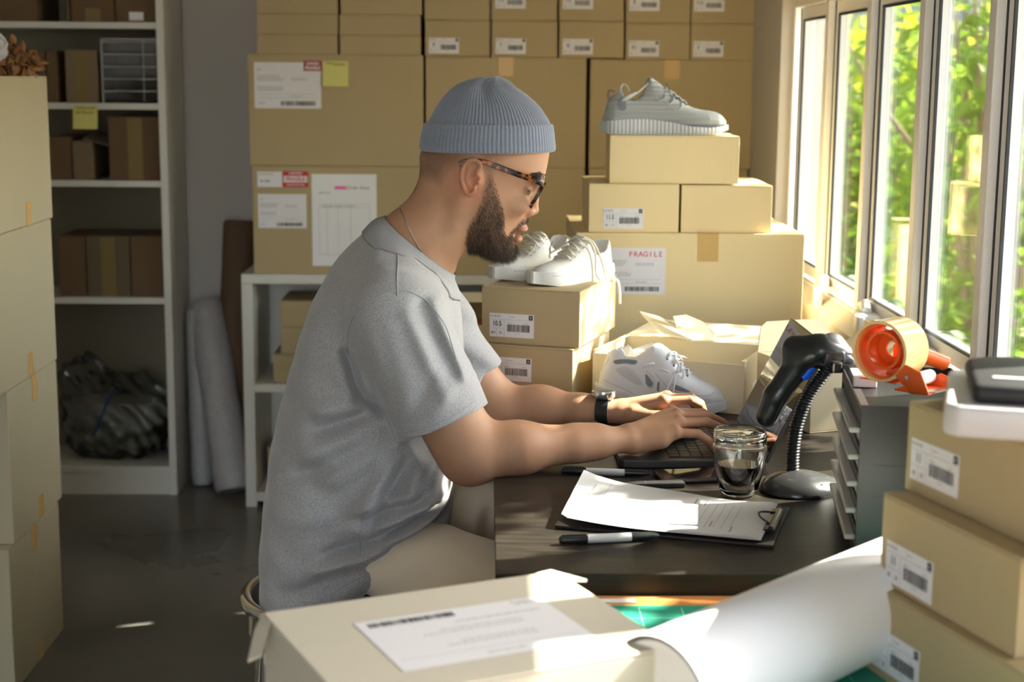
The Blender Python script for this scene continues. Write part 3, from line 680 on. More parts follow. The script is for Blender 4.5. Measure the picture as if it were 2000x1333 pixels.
# ================================================================== DESK AND WHAT STANDS ON IT
DZ = .74
def woodm(name, c0, c1, rough, coat=0):
    m = mat(name, c0, rough, coat=coat); n, l = m.node_tree.nodes, m.node_tree.links; b = n['Principled BSDF']; tc = n.new('ShaderNodeTexCoord')
    mp = n.new('ShaderNodeMapping'); mp.inputs['Scale'].default_value = (2.2, 22, 22); w = n.new('ShaderNodeTexNoise'); w.inputs['Scale'].default_value = 2.2
    w.inputs['Detail'].default_value = 7; w.inputs['Distortion'].default_value = 1.1; r = n.new('ShaderNodeValToRGB'); r.color_ramp.elements[0].position = .35; r.color_ramp.elements[1].position = .72
    r.color_ramp.elements[0].color = (*c0, 1); r.color_ramp.elements[1].color = (*c1, 1); bp = n.new('ShaderNodeBump'); bp.inputs['Strength'].default_value = .12; bp.inputs['Distance'].default_value = .001
    l.new(tc.outputs['Object'], mp.inputs[0]); l.new(mp.outputs[0], w.inputs[0]); l.new(w.outputs['Fac'], r.inputs[0]); l.new(r.outputs[0], b.inputs['Base Color'])
    l.new(w.outputs['Fac'], bp.inputs['Height']); l.new(bp.outputs[0], b.inputs['Normal']); return m
DESKW = woodm('dark_desk_wood', (.013, .011, .0085), (.034, .028, .021), .38); DESKW.node_tree.nodes['Principled BSDF'].inputs['Specular IOR Level'].default_value = .32
t = thing('desk', 'long dark brown wood desk under the laptop and boxes by the window', 'desk', (0, 0, 0))
obj('desktop', MB().box((.016, 1.955, DZ-.03), (.815, 4.12, DZ)), DESKW, t, bevel=.0015)
for x0, y0 in ((.74, 2.0), (.74, 4.02), (.05, 4.02)): obj('leg', MB().box((x0, y0, 0), (x0+.05, y0+.05, DZ-.0305)), BLACKM, t)
obj('apron', MB().box((.745, 2.05, DZ-.12), (.765, 4.02, DZ-.0305)), BLACKM, t)

# near table with wooden edge, cutting mat, paper roll
TZ = .712
t = thing('work_table', 'low work table with an orange wooden edge in front of the desk', 'table', (0, 0, 0))
OAK = woodm('orange_oak', (.50, .20, .06), (.62, .28, .09), .4)
obj('tabletop', MB().box((.06, .95, TZ-.03), (.825, 1.951, TZ)), OAK, t, bevel=.002)
for x0, y0 in ((.09, 1.0), (.76, 1.0), (.09, 1.86), (.76, 1.86)): obj('leg', MB().box((x0, y0, 0), (x0+.05, y0+.05, TZ-.0305)), OAK, t)
MATG = mat('cutting_mat_green', (.02, .25, .17), .5)
t = thing('cutting_mat', 'green cutting mat with pale grid lines on the work table', 'cutting mat', (.42, 1.60, TZ+.0002))
obj('mat_sheet', MB().box((-.30, -.35, 0), (.30, .305, .0025)), MATG, t, bevel=.0008)
k = MB()
for i in range(-5, 6): rect(k, i*.055, -.34, i*.055+.0012, .295)
for i in range(-6, 6): rect(k, -.29, i*.055-.02, .29, i*.055-.0188)
obj('grid_lines', k, mat('mat_lines', (.25, .55, .45), .6), t, loc=(0, 0, .0028))
t = thing('ruler', 'short white ruler lying on the wooden table edge beside the parcel', 'ruler', (.15, 1.926, TZ+.0002)); obj('ruler_body', MB().box((-.06, -.008, 0), (.05, .006, .002)), WHITEPL, t)
# big white roll lying diagonally: spiral sheet
ax0, ax1 = Vector((.165, 1.44, 0)), Vector((.52, 1.80, 0)); dv = (ax1-ax0); Lr = dv.length; dv.normalize(); rr = .066
t = thing('paper_roll', 'thick roll of white paper lying diagonally on the work table', 'roll', (ax0.x, ax0.y, TZ+rr+.0035), math.atan2(dv.y, dv.x))
prof = []
for i in range(130):
    a = -PI/2-.2+i*2*PI*2.2/130; r = rr-.0115+.012*(i/129); prof.append((r*math.cos(a), r*math.sin(a)))
inn = [(x*.985, z*.985) for x, z in prof]; ringp = prof+inn[::-1]
roll = MB().loft([[(x, p[0], p[1]) for p in ringp] for x in np.linspace(.010, Lr, 3)]); 
obj('outer_sheet', roll, mat('roll_paper', (.84, .84, .85), .5), t, smooth='auto')
obj('inner_roll', MB().loft([[(x, .0570*math.cos(a), .0570*math.sin(a)) for a in np.linspace(0, 2*PI, 40)[:-1]] for x in (.0105, Lr-.001)]), MATS['roll_paper'], t, smooth='auto')

# near mailer parcel with lifted corner flaps
P0, P1, P2 = Vector((-.232, 1.555, .83)), Vector((.083, 1.697, .83)), Vector((.173, 1.446, .83))
ang = math.atan2(P1.y-P0.y, P1.x-P0.x); cw_, cd_ = .345, .262; u_ = Vector((math.cos(ang), math.sin(ang), 0)); v_ = Vector((-u_.y, u_.x, 0))
ctr = (P0+P1)/2 - v_*cd_/2; HB = .83-TZ-.0033
t = thing('mailer_box', 'kraft mailer parcel in the foreground with long address label and lifted corner flaps', 'box', (ctr.x, ctr.y, TZ+.0032), ang)
obj('body', MB().box((-cw_/2, -cd_/2, 0), (cw_/2, cd_/2, HB-.004)), MAILER, t, bevel=.002)
lid = MB(); hw, hd = cw_/2+.001, cd_/2
lid.prism([(-hw, -hd), (hw, -hd), (hw, hd*.72), (hw-.028, hd), (-hw+.0, hd)], HB-.0036, HB)
obj('lid', lid, MAILER, t, bevel=.0012)
def flap(pts, parent, hinge, name='corner_flap', m=None):
    b = MB(); n = len(pts); b.add([tuple(p) for p in pts]+[(p[0], p[1], p[2]-.003) for p in pts], [tuple(range(n)), tuple(range(2*n-1, n-1, -1))]+[(i, n+i, n+(i+1) % n, (i+1) % n) for i in range(n)])
    return obj(name, b, m or MAILER, parent, fix=True)
flap([(-hw-.001, hd-.0, HB), (-hw-.001, hd-.032, HB), (-hw-.020, hd-.064, HB-.020), (-hw-.034, hd-.060, HB-.026), (-hw-.016, hd-.022, HB-.010)], t, None)
flap([(hw-.026, hd+.001, HB), (hw-.001, hd*.74, HB), (hw+.026, hd*.80, HB-.006), (hw+.004, hd+.022, HB-.006)], t, None)
obj('front_slot', MB().box((-hw+.004, -hd-.0008, .0), (-hw+.006, -hd-.0001, HB-.008)), EDGE, t); obj('side_edge', MB().box((hw-.0008, -hd+.004, HB-.012), (hw+.0006, hd*.7, HB-.009)), EDGE, t)
dM = face_M('top', (cw_, cd_, HB), .008, -.012)@Matrix.Rotation(PI, 4, 'Z')
L = sheet('label', .212, .142, PAPER, t, dM); k, g = MB(), MB()
bars(k, .0, -.063, .095, -.050, 12, .55); lines(g, -.098, -.058, -.06, 2, .006, .0025, 3); lines(g, -.09, -.035, .05, 1, .004, .0022, 4)
lines(g, -.06, -.010, .08, 2, .008, .0018, 5); lines(g, -.06, .025, .06, 2, .008, .0018, 6); rect(g, -.095, .045, .098, .0456); lines(g, -.03, .058, .03, 1, .004, .002, 8)
ink(k, L, INK, 'barcode'); ink(g, L, INKG)
t = carton('storage_carton', 'plain carton under the foreground mailer parcel left of the work table', (-.075, 1.50, 0), (.24, .24, TZ+.003), ang, KRAFT2)

# stack of shoe boxes at the right
A = math.radians(107)-PI     # long label side runs almost in depth
ed = Vector((.292, -.956, 0)); en = Vector((-.956, -.292, 0))
def right_box(p_left, z, h, L_, Wd, label, size, m=KRAFT2, lab=True, dx=.028, dz=.030):
    """p_left: far left corner of the long face that looks to the camera's left"""
    c = Vector(p_left)+ed*(L_/2)-en*(Wd/2); rot = math.atan2(ed.y, ed.x); d = (L_, Wd, h)
    t = carton('shoe_box', label, (c.x, c.y, z), d, rot, m, 'shoe boxes stacked at the right', shut='shoe')
    if lab: shoe_label(t, face_M('front', d, -L_/2+SHOE_W/2+dx, dz), size, '45', '10')
    return t
right_box((.445, 1.70, 0), .7125, .1045, .33, .20, 'lowest shoe box of the near right stack, its label cut by the picture edge', '8', dx=.02, dz=.036)
right_box((.459, 1.70, 0), .8175, .1055, .255, .20, 'middle shoe box of the near right stack with size 11 label', '11', dx=.012, dz=.030)
right_box((.487, 1.715, 0), .9235, .1045, .33, .20, 'top shoe box of the near right stack under the label printer', '11', dx=.010, dz=.040)
# label printer on it
t = thing('label_printer', 'pale grey label printer with black top on the near right stack', 'printer', (.588, 1.615, 1.0285), math.radians(-17))
GREYP = mat('pale_grey_plastic', (.62, .60, .61), .35)
b = MB(); b.prism([(-.075, -.115), (.075, -.115), (.09, -.10), (.09, .09), (.065, .115), (-.06, .115), (-.085, .09), (-.088, -.10)], 0, .034); obj('base', b, GREYP, t, bevel=.006, seg=3, smooth='auto')
b = MB(); b.prism([(-.060, -.10), (.07, -.10), (.075, .07), (.045, .095), (-.045, .085), (-.068, .06)], .034, .054); obj('cover', b, BLACKM, t, bevel=.008, seg=3, smooth='auto')
obj('feed_slot', MB().box((-.04, -.06, .054), (.05, -.052, .0555)), GREYP, t)

# ---- black drawer organiser
p0 = Vector((.512, 2.033, 0)); p1 = Vector((.556, 2.335, 0)); dd = (p1-p0); OL = dd.length; OW = .165; OH = .214; ang = math.atan2(dd.y, dd.x)-PI/2
ox = Vector((math.cos(ang), math.sin(ang), 0)); oy = Vector((-ox.y, ox.x, 0)); oc = p0+ox*OW/2+oy*OL/2
t = thing('organizer', 'black desk organizer with five pull-out trays facing the laptop', 'organizer', (oc.x, oc.y, DZ), ang); ORG = t
BLK = mat('organizer_black', (.018, .018, .019), .32, bump=('noise', 300, .15, .0005))
b = MB(); X, Y = OW/2, OL/2
for q in ((-X, -Y, 0, X, -Y+.003, OH), (-X, Y-.003, 0, X, Y, OH), (X-.003, -Y+.003, 0, X, Y-.003, OH), (-X, -Y+.003, 0, X-.003, Y-.003, .003), (-X, -Y+.003, OH-.026, X-.003, Y-.003, OH-.022)): b.box(q[:3], q[3:])
b.box((-X, -Y+.003, OH-.022), (-X+.003, Y-.003, OH-.006))
obj('case', b, BLK, t, bevel=.0008); CLR = mat('clear_tray', (.80, .78, .75), .2, trans=.35, ior=1.3)
for i in range(5):
    z = .006+i*.038; d_ = obj('tray', MB().box((-X+.002, -Y+.006, z), (X-.006, Y-.006, z+.004)).box((-X+.002, -Y+.006, z+.004), (-X+.005, Y-.006, z+.022)), CLR, t)
    obj('handle', MB().box((-X-.014, -Y+.012, z+.014), (-X+.0018, Y-.012, z+.022)), CLR, d_, bevel=.003)
    pp = MB(); R = random.Random(i); [pp.box((-X+.012, -Y+.02+R.random()*.01, z+.0041+j*.0022), (X-.02, Y-.02-R.random()*.02, z+.0056+j*.0022)) for j in range(5)]
    obj('paper_stack', pp, WHITEP, d_)
for i in range(1, 5): obj('side_groove', MB().box((-X+.02, -Y-.0004, .0+i*.0435), (X-.02, -Y-.00005, .0006+i*.0435)), BLACKM, t)
zt = DZ+OH-.022
def on_org(x, y, z=0): return oc+ox*x+oy*y+Vector((0, 0, zt+z))
t = thing('cutter_blade_box', 'small white tray insert at the far corner of the organizer top', 'tray', on_org(-.055, .11, .0004), ang); obj('tray_body', MB().box((-.018, -.03, 0), (.018, .03, .019)), WHITEPL, t, bevel=.002)
t = thing('metal_ruler', 'steel strip lying along the organizer top behind the tape dispenser', 'ruler', on_org(-.062, -.03, .0004), ang); obj('strip', MB().box((-.012, -.11, 0), (.0, .095, .0015)), STEELM, t)

# ---- tape dispenser: orange frame, tape roll on an orange hub
ORNG = mat('orange_plastic', (.85, .14, .02), .3, spec=.5); TAPEC = mat('amber_tape_roll', (.85, .56, .24), .18, spec=.6, coat=.6)
tcx = py(1738, 700, 2.17); t = thing('tape_dispenser', 'orange tape gun with amber tape roll on top of the organizer', 'tape dispenser', (tcx.x, tcx.y, DZ+OH+.0535), math.radians(44))
# axis of the roll along local x; tape ring
def ringx(mb, r0, r1, x0, x1, n=48):
    rs = []
    for (r, x) in ((r0, x0), (r1, x0), (r1, x1), (r0, x1), (r0, x0)): rs.append([(x, r*math.cos(2*PI*k/n), r*math.sin(2*PI*k/n)) for k in range(n)])
    return mb.loft(rs, False)
obj('tape_roll', ringx(MB(), .0400, .0445, -.030, .030), TAPEC, t, smooth='auto', fix=True)
hub = MB(); ringx(hub, .036, .0408, -.020, .026); ringx(hub, .024, .028, -.02, .030)
for k in range(3):
    a = k*2*PI/3+.4; hub.cbox((.004, .032*math.cos(a), .032*math.sin(a)), (.02, .009, .009), Matrix.Translation((0, 0, 0)))
ringx(hub, .012, .0275, .008, .012); obj('hub', hub, ORNG, t, smooth='auto', fix=True)
fr = MB(); yz = lambda pts, x0, x1: fr.prism(pts, x0, x1, Matrix(((0, 0, 1, 0), (1, 0, 0, 0), (0, 1, 0, 0), (0, 0, 0, 1))))
yz([(-.085, -.050), (-.060, -.054), (.052, -.0455), (.075, -.012), (.070, -.006), (.048, -.032), (.02, -.040), (-.04, -.044), (-.065, -.030), (-.080, -.034)], .029, .032)
yz([(-.085, -.050), (-.055, -.053), (-.030, -.030), (-.045, -.012), (-.070, -.020)], -.034, -.031)
yz([(-.02, -.044), (.012, -.044), (.014, 0), (.0, .016), (-.014, 0)], .030, .033)
fr.box((-.034, -.082, -.0515), (.032, -.03, -.0485)); fr.box((.0, -.012, -.050), (.031, .05, -.0485))
obj('frame', fr, ORNG, t, bevel=.001, smooth='auto')
obj('roller', MB().tube([(-.030, -.050, -.036), (.028, -.050, -.036)], .010, 20), WHITEPL, t, smooth='auto'); obj('blade', MB().box((-.03, -.092, -.047), (.03, -.078, -.0455)), STEELM, t)
obj('handle', MB().tube([(.033, -.005, -.0), (.060, -.012, -.012), (.105, -.03, -.030)], [.011, .013, .012], 16, flat=.8), ORNG, t, smooth='auto')
obj('screw', MB().lathe([(.003, 0), (.003, .001)], 12), STEELM, t, M=Matrix.Translation((-.035, -.05, -.03))@Matrix.Rotation(-PI/2, 4, 'Y'))

# ---- barcode scanner on its gooseneck stand
sb = Vector((.507, 2.375, DZ)); t = thing('barcode_scanner', 'black barcode scanner with blue trigger held in the gooseneck stand', 'scanner', (0, 0, 0)); SCN = t
h0 = py(1548, 676, 2.40); h1 = py(1600, 685, 2.38); h2 = py(1655, 712, 2.37); g1 = py(1500, 812, 2.40)
def scan(P):
    f = cone(P, h0+Vector((.004, 0, -.004)), h1, .021, .024); f = smin(f, cone(P, h1, h2, .024, .016), .012)
    f = smin(f, ellip(P, h1+Vector((.012, 0, .002)), (.035, .028, .019)), .01)
    a = py(1563, 706, 2.395); b = py(1515, 775, 2.40); f = smin(f, cone(P, a, b, .0235, .0190), .018); f = smin(f, cone(P, b, g1, .0190, .0180), .01)
    f = smin(f, cone(P, py(1505, 800, 2.40), py(1497, 815, 2.40), .016, .013), .008)
    return f
o = sdf_obj('scanner_body', scan, (.37, 2.33, .82), (.64, 2.46, 1.02), .0022, BLACKPL, t, 1)
def hood(P): return np.maximum(cone(P, h1+Vector((.02, 0, .006)), h2+Vector((.004, 0, -.001)), .0225, .0175), -(P[:, 2]-(h1.z-.002)))
sdf_obj('grey_hood', lambda P: hood(P), (.46, 2.33, .85), (.66, 2.44, 1.02), .0022, mat('grey_plastic', (.16, .16, .17), .3), t, 1)
k = MB(); q = [py(1592, 713, 2.375), py(1583, 724, 2.378), py(1576, 735, 2.38), py(1569, 739, 2.382)]; k.tube(opens([tuple(v) for v in q], 4), .005, 8, flat=1.6); obj('trigger', k, mat('blue_plastic', (.01, .11, .75), .3), t, smooth=True)
k = MB(); a = py(1632, 700, 2.35); k.cbox((a.x, a.y-.008, a.z-.012), (.016, .02, .018)); obj('lens_window', k, mat('dark_lens', (.02, .02, .02), .05, spec=.8), t, bevel=.003)
t = thing('scanner_stand', 'black gooseneck scanner stand with silver-black base behind the glass', 'stand', (sb.x, sb.y, sb.z))
def base(P):
    f = ellip(P, (-.006, 0, .0), (.060, .056, .034)); f = smin(f, ellip(P, (.02, 0, .0), (.062, .036, .026)), .01)
    return np.maximum(f, -P[:, 2]+.0004)
sdf_obj('base', base, (-.08, -.07, -.005), (.09, .07, .05), .0022, mat('satin_black', (.03, .03, .031), .22, spec=.7), t, 1)
k = MB(); k.cbox((.024, -.0335, .0125), (.009, .008, .017)); obj('slot', k, BLACKM, t, bevel=.003)
q = opens([tuple(py(u, v, Y)-sb) for u, v, Y in ((1548, 925, 2.385), (1549, 885, 2.385), (1557, 830, 2.385), (1578, 775, 2.382), (1606, 735, 2.375), (1622, 712, 2.37))], 24)
rs = [.0095+.0024*math.sin(i*2*PI/2.5) for i in range(len(q))]; q2 = q
# ribbed neck: resample finely so every rib is a ring
Q = np.array(q); s = np.concatenate([[0], np.cumsum(np.sqrt(((Q[1:]-Q[:-1])**2).sum(1)))]); N = 300; ss = np.linspace(0, s[-1], N); Qf = np.stack([np.interp(ss, s, Q[:, i]) for i in range(3)], 1)
obj('gooseneck', MB().tube(Qf, [.0085+.0028*(.5+.5*math.sin(x*2*PI/.0052)) for x in ss], 16), BLACKPL, t, smooth=True)
e = Vector(Qf[-1]); k = MB(); k.cbox((e.x+.002, e.y, e.z+.012), (.034, .040, .024)); obj('cradle', k, BLACKPL, t, bevel=.005, seg=3, smooth='auto')

# ---- laptop
LX0, LX1, LY0, LY1 = .228, .478, 2.512, 2.822; SPACE = mat('space_grey_aluminium', (.075, .072, .072), .36, metal=.75)
t = thing('laptop', 'open dark grey laptop the man is typing on', 'laptop', ((LX0+LX1)/2, (LY0+LY1)/2, DZ)); hx, hy = (LX1-LX0)/2, (LY1-LY0)/2
b = MB(); rc = .012; pts = []
for cx, cy, a0 in ((hx-rc, hy-rc, 0), (-hx+rc, hy-rc, 90), (-hx+rc, -hy+rc, 180), (hx-rc, -hy+rc, 270)):
    for k in range(6): a = math.radians(a0+k*18); pts.append((cx+rc*math.cos(a), cy+rc*math.sin(a)))
b.prism(pts, .001, .0145); ba = obj('base', b, SPACE, t, bevel=.0015)
# keyboard deck: rows run along y, the space bar nearest the user
obj('key_well', MB().box((-hx+.085, -hy+.018, .0145), (-hx+.200, hy-.018, .0149)), BLACKM, t)
KEY = mat('black_key', (.015, .015, .016), .45)
obj('trackpad', MB().box((-hx+.006, -.065, .0145), (-hx+.078, .065, .0148)), mat('trackpad', (.06, .058, .058), .25, metal=.5), t)
r = 0
for rx, nrow, hgt in ((0, 9, .017), (1, 11, .017), (2, 12, .017), (3, 13, .017), (4, 13, .017), (5, 14, .010)):
    x0 = -hx+.0875+rx*.0192; span = 2*hy-.042; wgt = [1]*nrow
    if rx == 0: wgt = [1, 1, 1, 1.2, 4.6, 1.2, 1, 1, 1]
    elif rx == 1: wgt[0] = wgt[-1] = 2.1
    elif rx == 2: wgt[0] = 1.7; wgt[-1] = 1.8
    y = hy-.021; tot = sum(wgt)
    for w_ in wgt:
        wy = span*w_/tot; obj('key', MB().box((x0, y-wy+.0014, .0149), (x0+hgt, y-.0014, .0162)), KEY, t); y -= wy
lid_ang = math.radians(26); Hl = .212
lid = thing('screen', None, None, (0, 0, 0)); lid.parent = t; lid.location = (hx-.004, 0, .012); lid.rotation_euler = (0, lid_ang, 0)
obj('lid_shell', MB().box((0, -hy, 0), (.006, hy, Hl+.01)), SPACE, lid, bevel=.002)
SCRN = mat('dark_glossy_screen', (.020, .015, .014), .02, spec=.5)
obj('display', MB().box((-.0008, -hy+.002, .006), (0, hy-.002, Hl+.008)), SCRN, lid)
obj('hinge', MB().tube([(hx-.004, -hy+.03, .0125), (hx-.004, hy-.03, .0125)], .005, 12), BLACKM, t)

# ---- double-walled glass with coffee
gx, gy = .403, 2.352; t = thing('coffee_glass', 'double walled glass half full of black coffee in front of the laptop', 'glass', (gx, gy, DZ+.0003))
GLS = mat('clear_glass', (1, 1, 1), 0, trans=1, ior=1.46)
outer = [(.004, 0), (.022, .0), (.0265, .003), (.031, .012), (.0365, .032), (.0405, .055), (.0420, .078), (.0418, .098), (.0408, .1045), (.0395, .106)]
inner = [(.0385, .1045), (.0385, .096), (.0380, .078), (.0362, .058), (.0320, .038), (.0255, .024), (.016, .0155), (.003, .0125)]
obj('outer_wall', MB().lathe(outer+[(.0385, .1045), (.0385, .096), (.0390, .096), (.0402, .078), (.0388, .055), (.0348, .032), (.029, .014), (.02, .0065), (.004, .0055)], 64), GLS, t, smooth=True, fix=True)
obj('inner_wall', MB().lathe([(r-.0002, z) for r, z in inner]+[(.003, .0140), (.0155, .0170), (.0245, .0255), (.0308, .0392), (.0349, .0588), (.0366, .078), (.0370, .0955)], 64), GLS, t, smooth=True, fix=True)
obj('coffee', MB().lathe([(.003, .0137), (.0158, .0167), (.0248, .0252), (.0311, .0390), (.0334, .050), (.0332, .0503), (.002, .0503)], 64), mat('black_coffee', (.02, .006, .003), .04, spec=.6), t, smooth='auto', fix=True)

# ---- phone, folded gadget, pens, clipboard
PH = mat('phone_glass', (.012, .011, .012), .05, spec=.8, coat=.5); PHB = mat('phone_frame', (.10, .095, .09), .3, metal=.8)
def slabphone(name, label, c, rot, L_, W_, T_, z, tilt=(0, 0)):
    t = thing(name, label, 'phone', c, rot); t.rotation_euler = (tilt[0], tilt[1], rot)
    obj('frame', MB().box((-L_/2, -W_/2, z), (L_/2, W_/2, z+T_)), PHB, t, bevel=.0035, seg=3, smooth='auto'); obj('display', MB().box((-L_/2+.004, -W_/2+.003, z+T_-.0002), (L_/2-.004, W_/2-.003, z+T_+.0004)), PH, t); return t
slabphone('phone', 'dark smartphone lying between laptop and coffee glass', (.352, 2.452, DZ), math.radians(8), .135, .068, .008, .0003)
t = thing('folding_knife', 'slim black box cutter beside the smartphone', 'box cutter', (.268, 2.395, DZ), math.radians(6))
obj('handle', MB().prism([(-.055, -.002), (-.03, -.010), (.055, -.011), (.055, .010), (-.02, .010)], .0003, .009), mat('cutter_black', (.03, .03, .03), .3), t, bevel=.002, seg=2, smooth='auto'); obj('rivet', MB().lathe([(.002, .009), (.002, .0098)], 12), STEELM, t, loc=(-.01, 0, 0))
def pen(label, a, b, r=.0062):
    a, b = Vector(a), Vector(b); t = thing('pen', label, 'pen', (a.x, a.y, DZ), math.atan2(b.y-a.y, b.x-a.x), 'marker pens on the desk'); L_ = (b-a).length; z = r+.0003
    X = lambda prof: MB().loft([[(x, q*math.cos(2*PI*k/20), z+q*math.sin(2*PI*k/20)) for k in range(20)] for x, q in prof])
    obj('barrel', X([(L_*.28, r*.97), (L_*.72, r*.97)]), mat('pen_grey', (.55, .55, .56), .35), t, smooth='auto')
    obj('tip', X([(L_*.7205, r), (L_*.93, r*.85), (L_*.96, r*.72), (L_, r*.5)]), BLACKPL, t, smooth='auto')
    c = obj('cap', X([(0, r*.6), (.004, r*.95), (L_*.279, r*1.02)]), BLACKPL, t, smooth='auto'); obj('clip', MB().box((.004, -.002, z+r*.9), (L_*.26, .002, z+r*1.2)), BLACKPL, c); return t
pen('grey and black marker pen beside the man\'s near elbow', pz(1097, 927, DZ), pz(1268, 933, DZ)); pen('grey and black marker pen in front of the clipboard', pz(1092, 1065, DZ), pz(1286, 1056, DZ), .0066)
ca, cb, cc_ = Vector((.104, 2.165, 0)), Vector((.406, 2.07, 0)), Vector((.478, 2.262, 0)); cd = ca+(cc_-cb)
cu = (cb-ca).normalized(); cL = (cb-ca).length; cWd = .205; ang = math.atan2(cu.y, cu.x); cv = Vector((-cu.y, cu.x, 0)); cen = (ca+cb)/2+cv*cWd/2
t = thing('clipboard', 'black clipboard holding curled white forms in the middle of the desk', 'clipboard', (cen.x, cen.y, DZ+.0003), ang)
obj('board', MB().box((-cL/2, -cWd/2, 0), (cL/2, cWd/2, .004)), BLACKM, t, bevel=.0012)
def curl(u, v, k): # paper heights: the left end lifts
    q = max(0, -u-.01)/.14; return .0048+k*.0009+.016*q**2*(1+.5*v/.1)+.004*math.sin((u+.1)*26)*(.5+v/.2)*(1 if u > -.1 else .5)+.004
def paper(k, du, dv_, m, name):
    n1, n2 = 34, 14; V = []; 
    for s_ in (0, .0004):
        for i in range(n1+1):
            for j in range(n2+1):
                u = -.150+du+(.297-.006)*i/n1; v = -.100+dv_+.2*j/n2; V.append((u-.008*(v/.1)*(1-i/n1), v, curl(u, v, k)+s_))
    F_ = []; w_ = n2+1; N_ = (n1+1)*w_
    for i in range(n1):
        for j in range(n2):
            a = i*w_+j; F_.append((a, a+1, a+w_+1, a+w_)); a += N_; F_.append((a, a+w_, a+w_+1, a+1))
    b = MB(); b.v = V; b.f = F_; return obj(name, b, m, t, smooth=True)
for k in range(3): pap = paper(k, -.004*k, .002*k, WHITEP, 'sheet')
g = MB(); top = lambda u, v: curl(u, v, 2)+.0008
def seg(u0, v0, u1, v1, w_=.0006):
    n = 12
    for i in range(n):
        a, b_ = i/n, (i+1)/n; p, q = (u0+(u1-u0)*a, v0+(v1-v0)*a), (u0+(u1-u0)*b_, v0+(v1-v0)*b_)
        if abs(u1-u0) > abs(v1-v0): g.add([(p[0], p[1], top(*p)), (q[0], q[1], top(*q)), (q[0], q[1]+w_, top(*q)), (p[0], p[1]+w_, top(*p))], [(0, 1, 2, 3)])
        else: g.add([(p[0], p[1], top(*p)), (p[0]+w_, p[1], top(*p)), (q[0]+w_, q[1], top(*q)), (q[0], q[1], top(*q))], [(0, 1, 2, 3)])
seg(-.115, -.085, -.115, .085); seg(-.135, -.085, -.135, .06, .001)
for i in range(9): seg(-.10+i*.010, -.085, -.10+i*.010, .01)
for i in range(6): seg(.03+i*.012, -.07+.01*(i % 2), .03+i*.012, .07)
R = random.Random(9)
for (u, v0, v1) in ((-.128, -.05, .0), (.02, .04, .08), (.06, -.06, -.03), (.092, -.08, -.05), (.035, .05, .08)): seg(u, v0, u, v1, .0022)
obj('print', g, INKG, t)
k = MB(); k.box((cL/2-.020, -.055, .010), (cL/2-.004, .055, .013)); k.tube([(cL/2-.010, -.05, .012), (cL/2-.010, .05, .012)], .0045, 12); k.tube(opens([(cL/2-.012, -.03, .013), (cL/2-.03, -.01, .017), (cL/2-.034, .02, .016), (cL/2-.012, .035, .013)], 5), .0016, 8)
obj('clip', k, mat('dark_metal', (.09, .09, .09), .22, metal=1), t, smooth='auto')
for sx, sy in ((-1, -1), (1, -1)): obj('corner_cap', MB().prism([(sx*cL/2*1.003, sy*cWd/2*1.005), (sx*(cL/2-.022), sy*cWd/2*1.005), (sx*cL/2*1.003, sy*(cWd/2-.022))][::(-1 if sx > 0 else 1)], .0042, .0052), mat('olive_brass', (.28, .26, .18), .4), t)

# ---- boxes on the desk
d = (.54, .47, .289); FB = carton('fragile_carton', 'big sunlit carton with red FRAGILE shipping label on the desk', (.484, 3.60+.235, DZ+.0004), d, 0, KRAFT_LIT)
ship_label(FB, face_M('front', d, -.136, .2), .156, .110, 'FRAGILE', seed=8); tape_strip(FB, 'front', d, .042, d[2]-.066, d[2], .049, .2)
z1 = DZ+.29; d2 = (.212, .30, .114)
t = carton('shoe_box', 'kraft shoe box with size 11.5 label on the fragile carton', (.350, 3.615+.15, z1), d2, 0, KRAFT_LIT, 'boxes piled on the fragile carton', shut='shoe'); shoe_label(t, face_M('front', d2, -.0245, .033), '11.5', '46', '11')
d3 = (.214, .30, .112); carton('shoe_box', 'plain kraft shoe box without label right of the size 11.5 box', (.572, 3.617+.15, z1), d3, math.radians(-1), KRAFT_LIT, 'boxes piled on the fragile carton', shut='shoe')
d4 = (.304, .23, .112); zb = z1+.1146; carton('shoe_box', 'kraft shoe box topmost under the grey knit sneaker', (.447, 3.625+.115, zb), d4, math.radians(-1.5), KRAFT_LIT, 'boxes piled on the fragile carton', shut='shoe')
TOPZ = zb+.112
d5 = (.207, .288, .1145); q = math.radians(-19.5); ux = Vector((math.cos(q), math.sin(q), 0)); uy = Vector((-ux.y, ux.x, 0))
c = Vector((.176, 3.012, 0))-ux*d5[0]/2+uy*d5[1]/2; t = carton('shoe_box', 'kraft shoe box lowest under the size 10.5 box beside the white runner', (c.x, c.y, DZ+.0004), d5, q, KRAFT2, 'pile under the canvas shoes', shut='shoe'); shoe_label(t, face_M('front', d5, -.030, .066), '10', '44', '9.5')
c = Vector((.189, 3.022, 0))-ux*d5[0]/2+uy*d5[1]/2; t = carton('shoe_box', 'kraft shoe box with size 10.5 label carrying the white canvas shoes', (c.x, c.y, DZ+.1155), d5, q, KRAFT2, 'pile under the canvas shoes', shut='shoe'); shoe_label(t, face_M('front', d5, -.039, .038), '10.5', '44.5', '10')
BOX105 = (Vector((c.x, c.y, DZ+.1155+d5[2])), q)
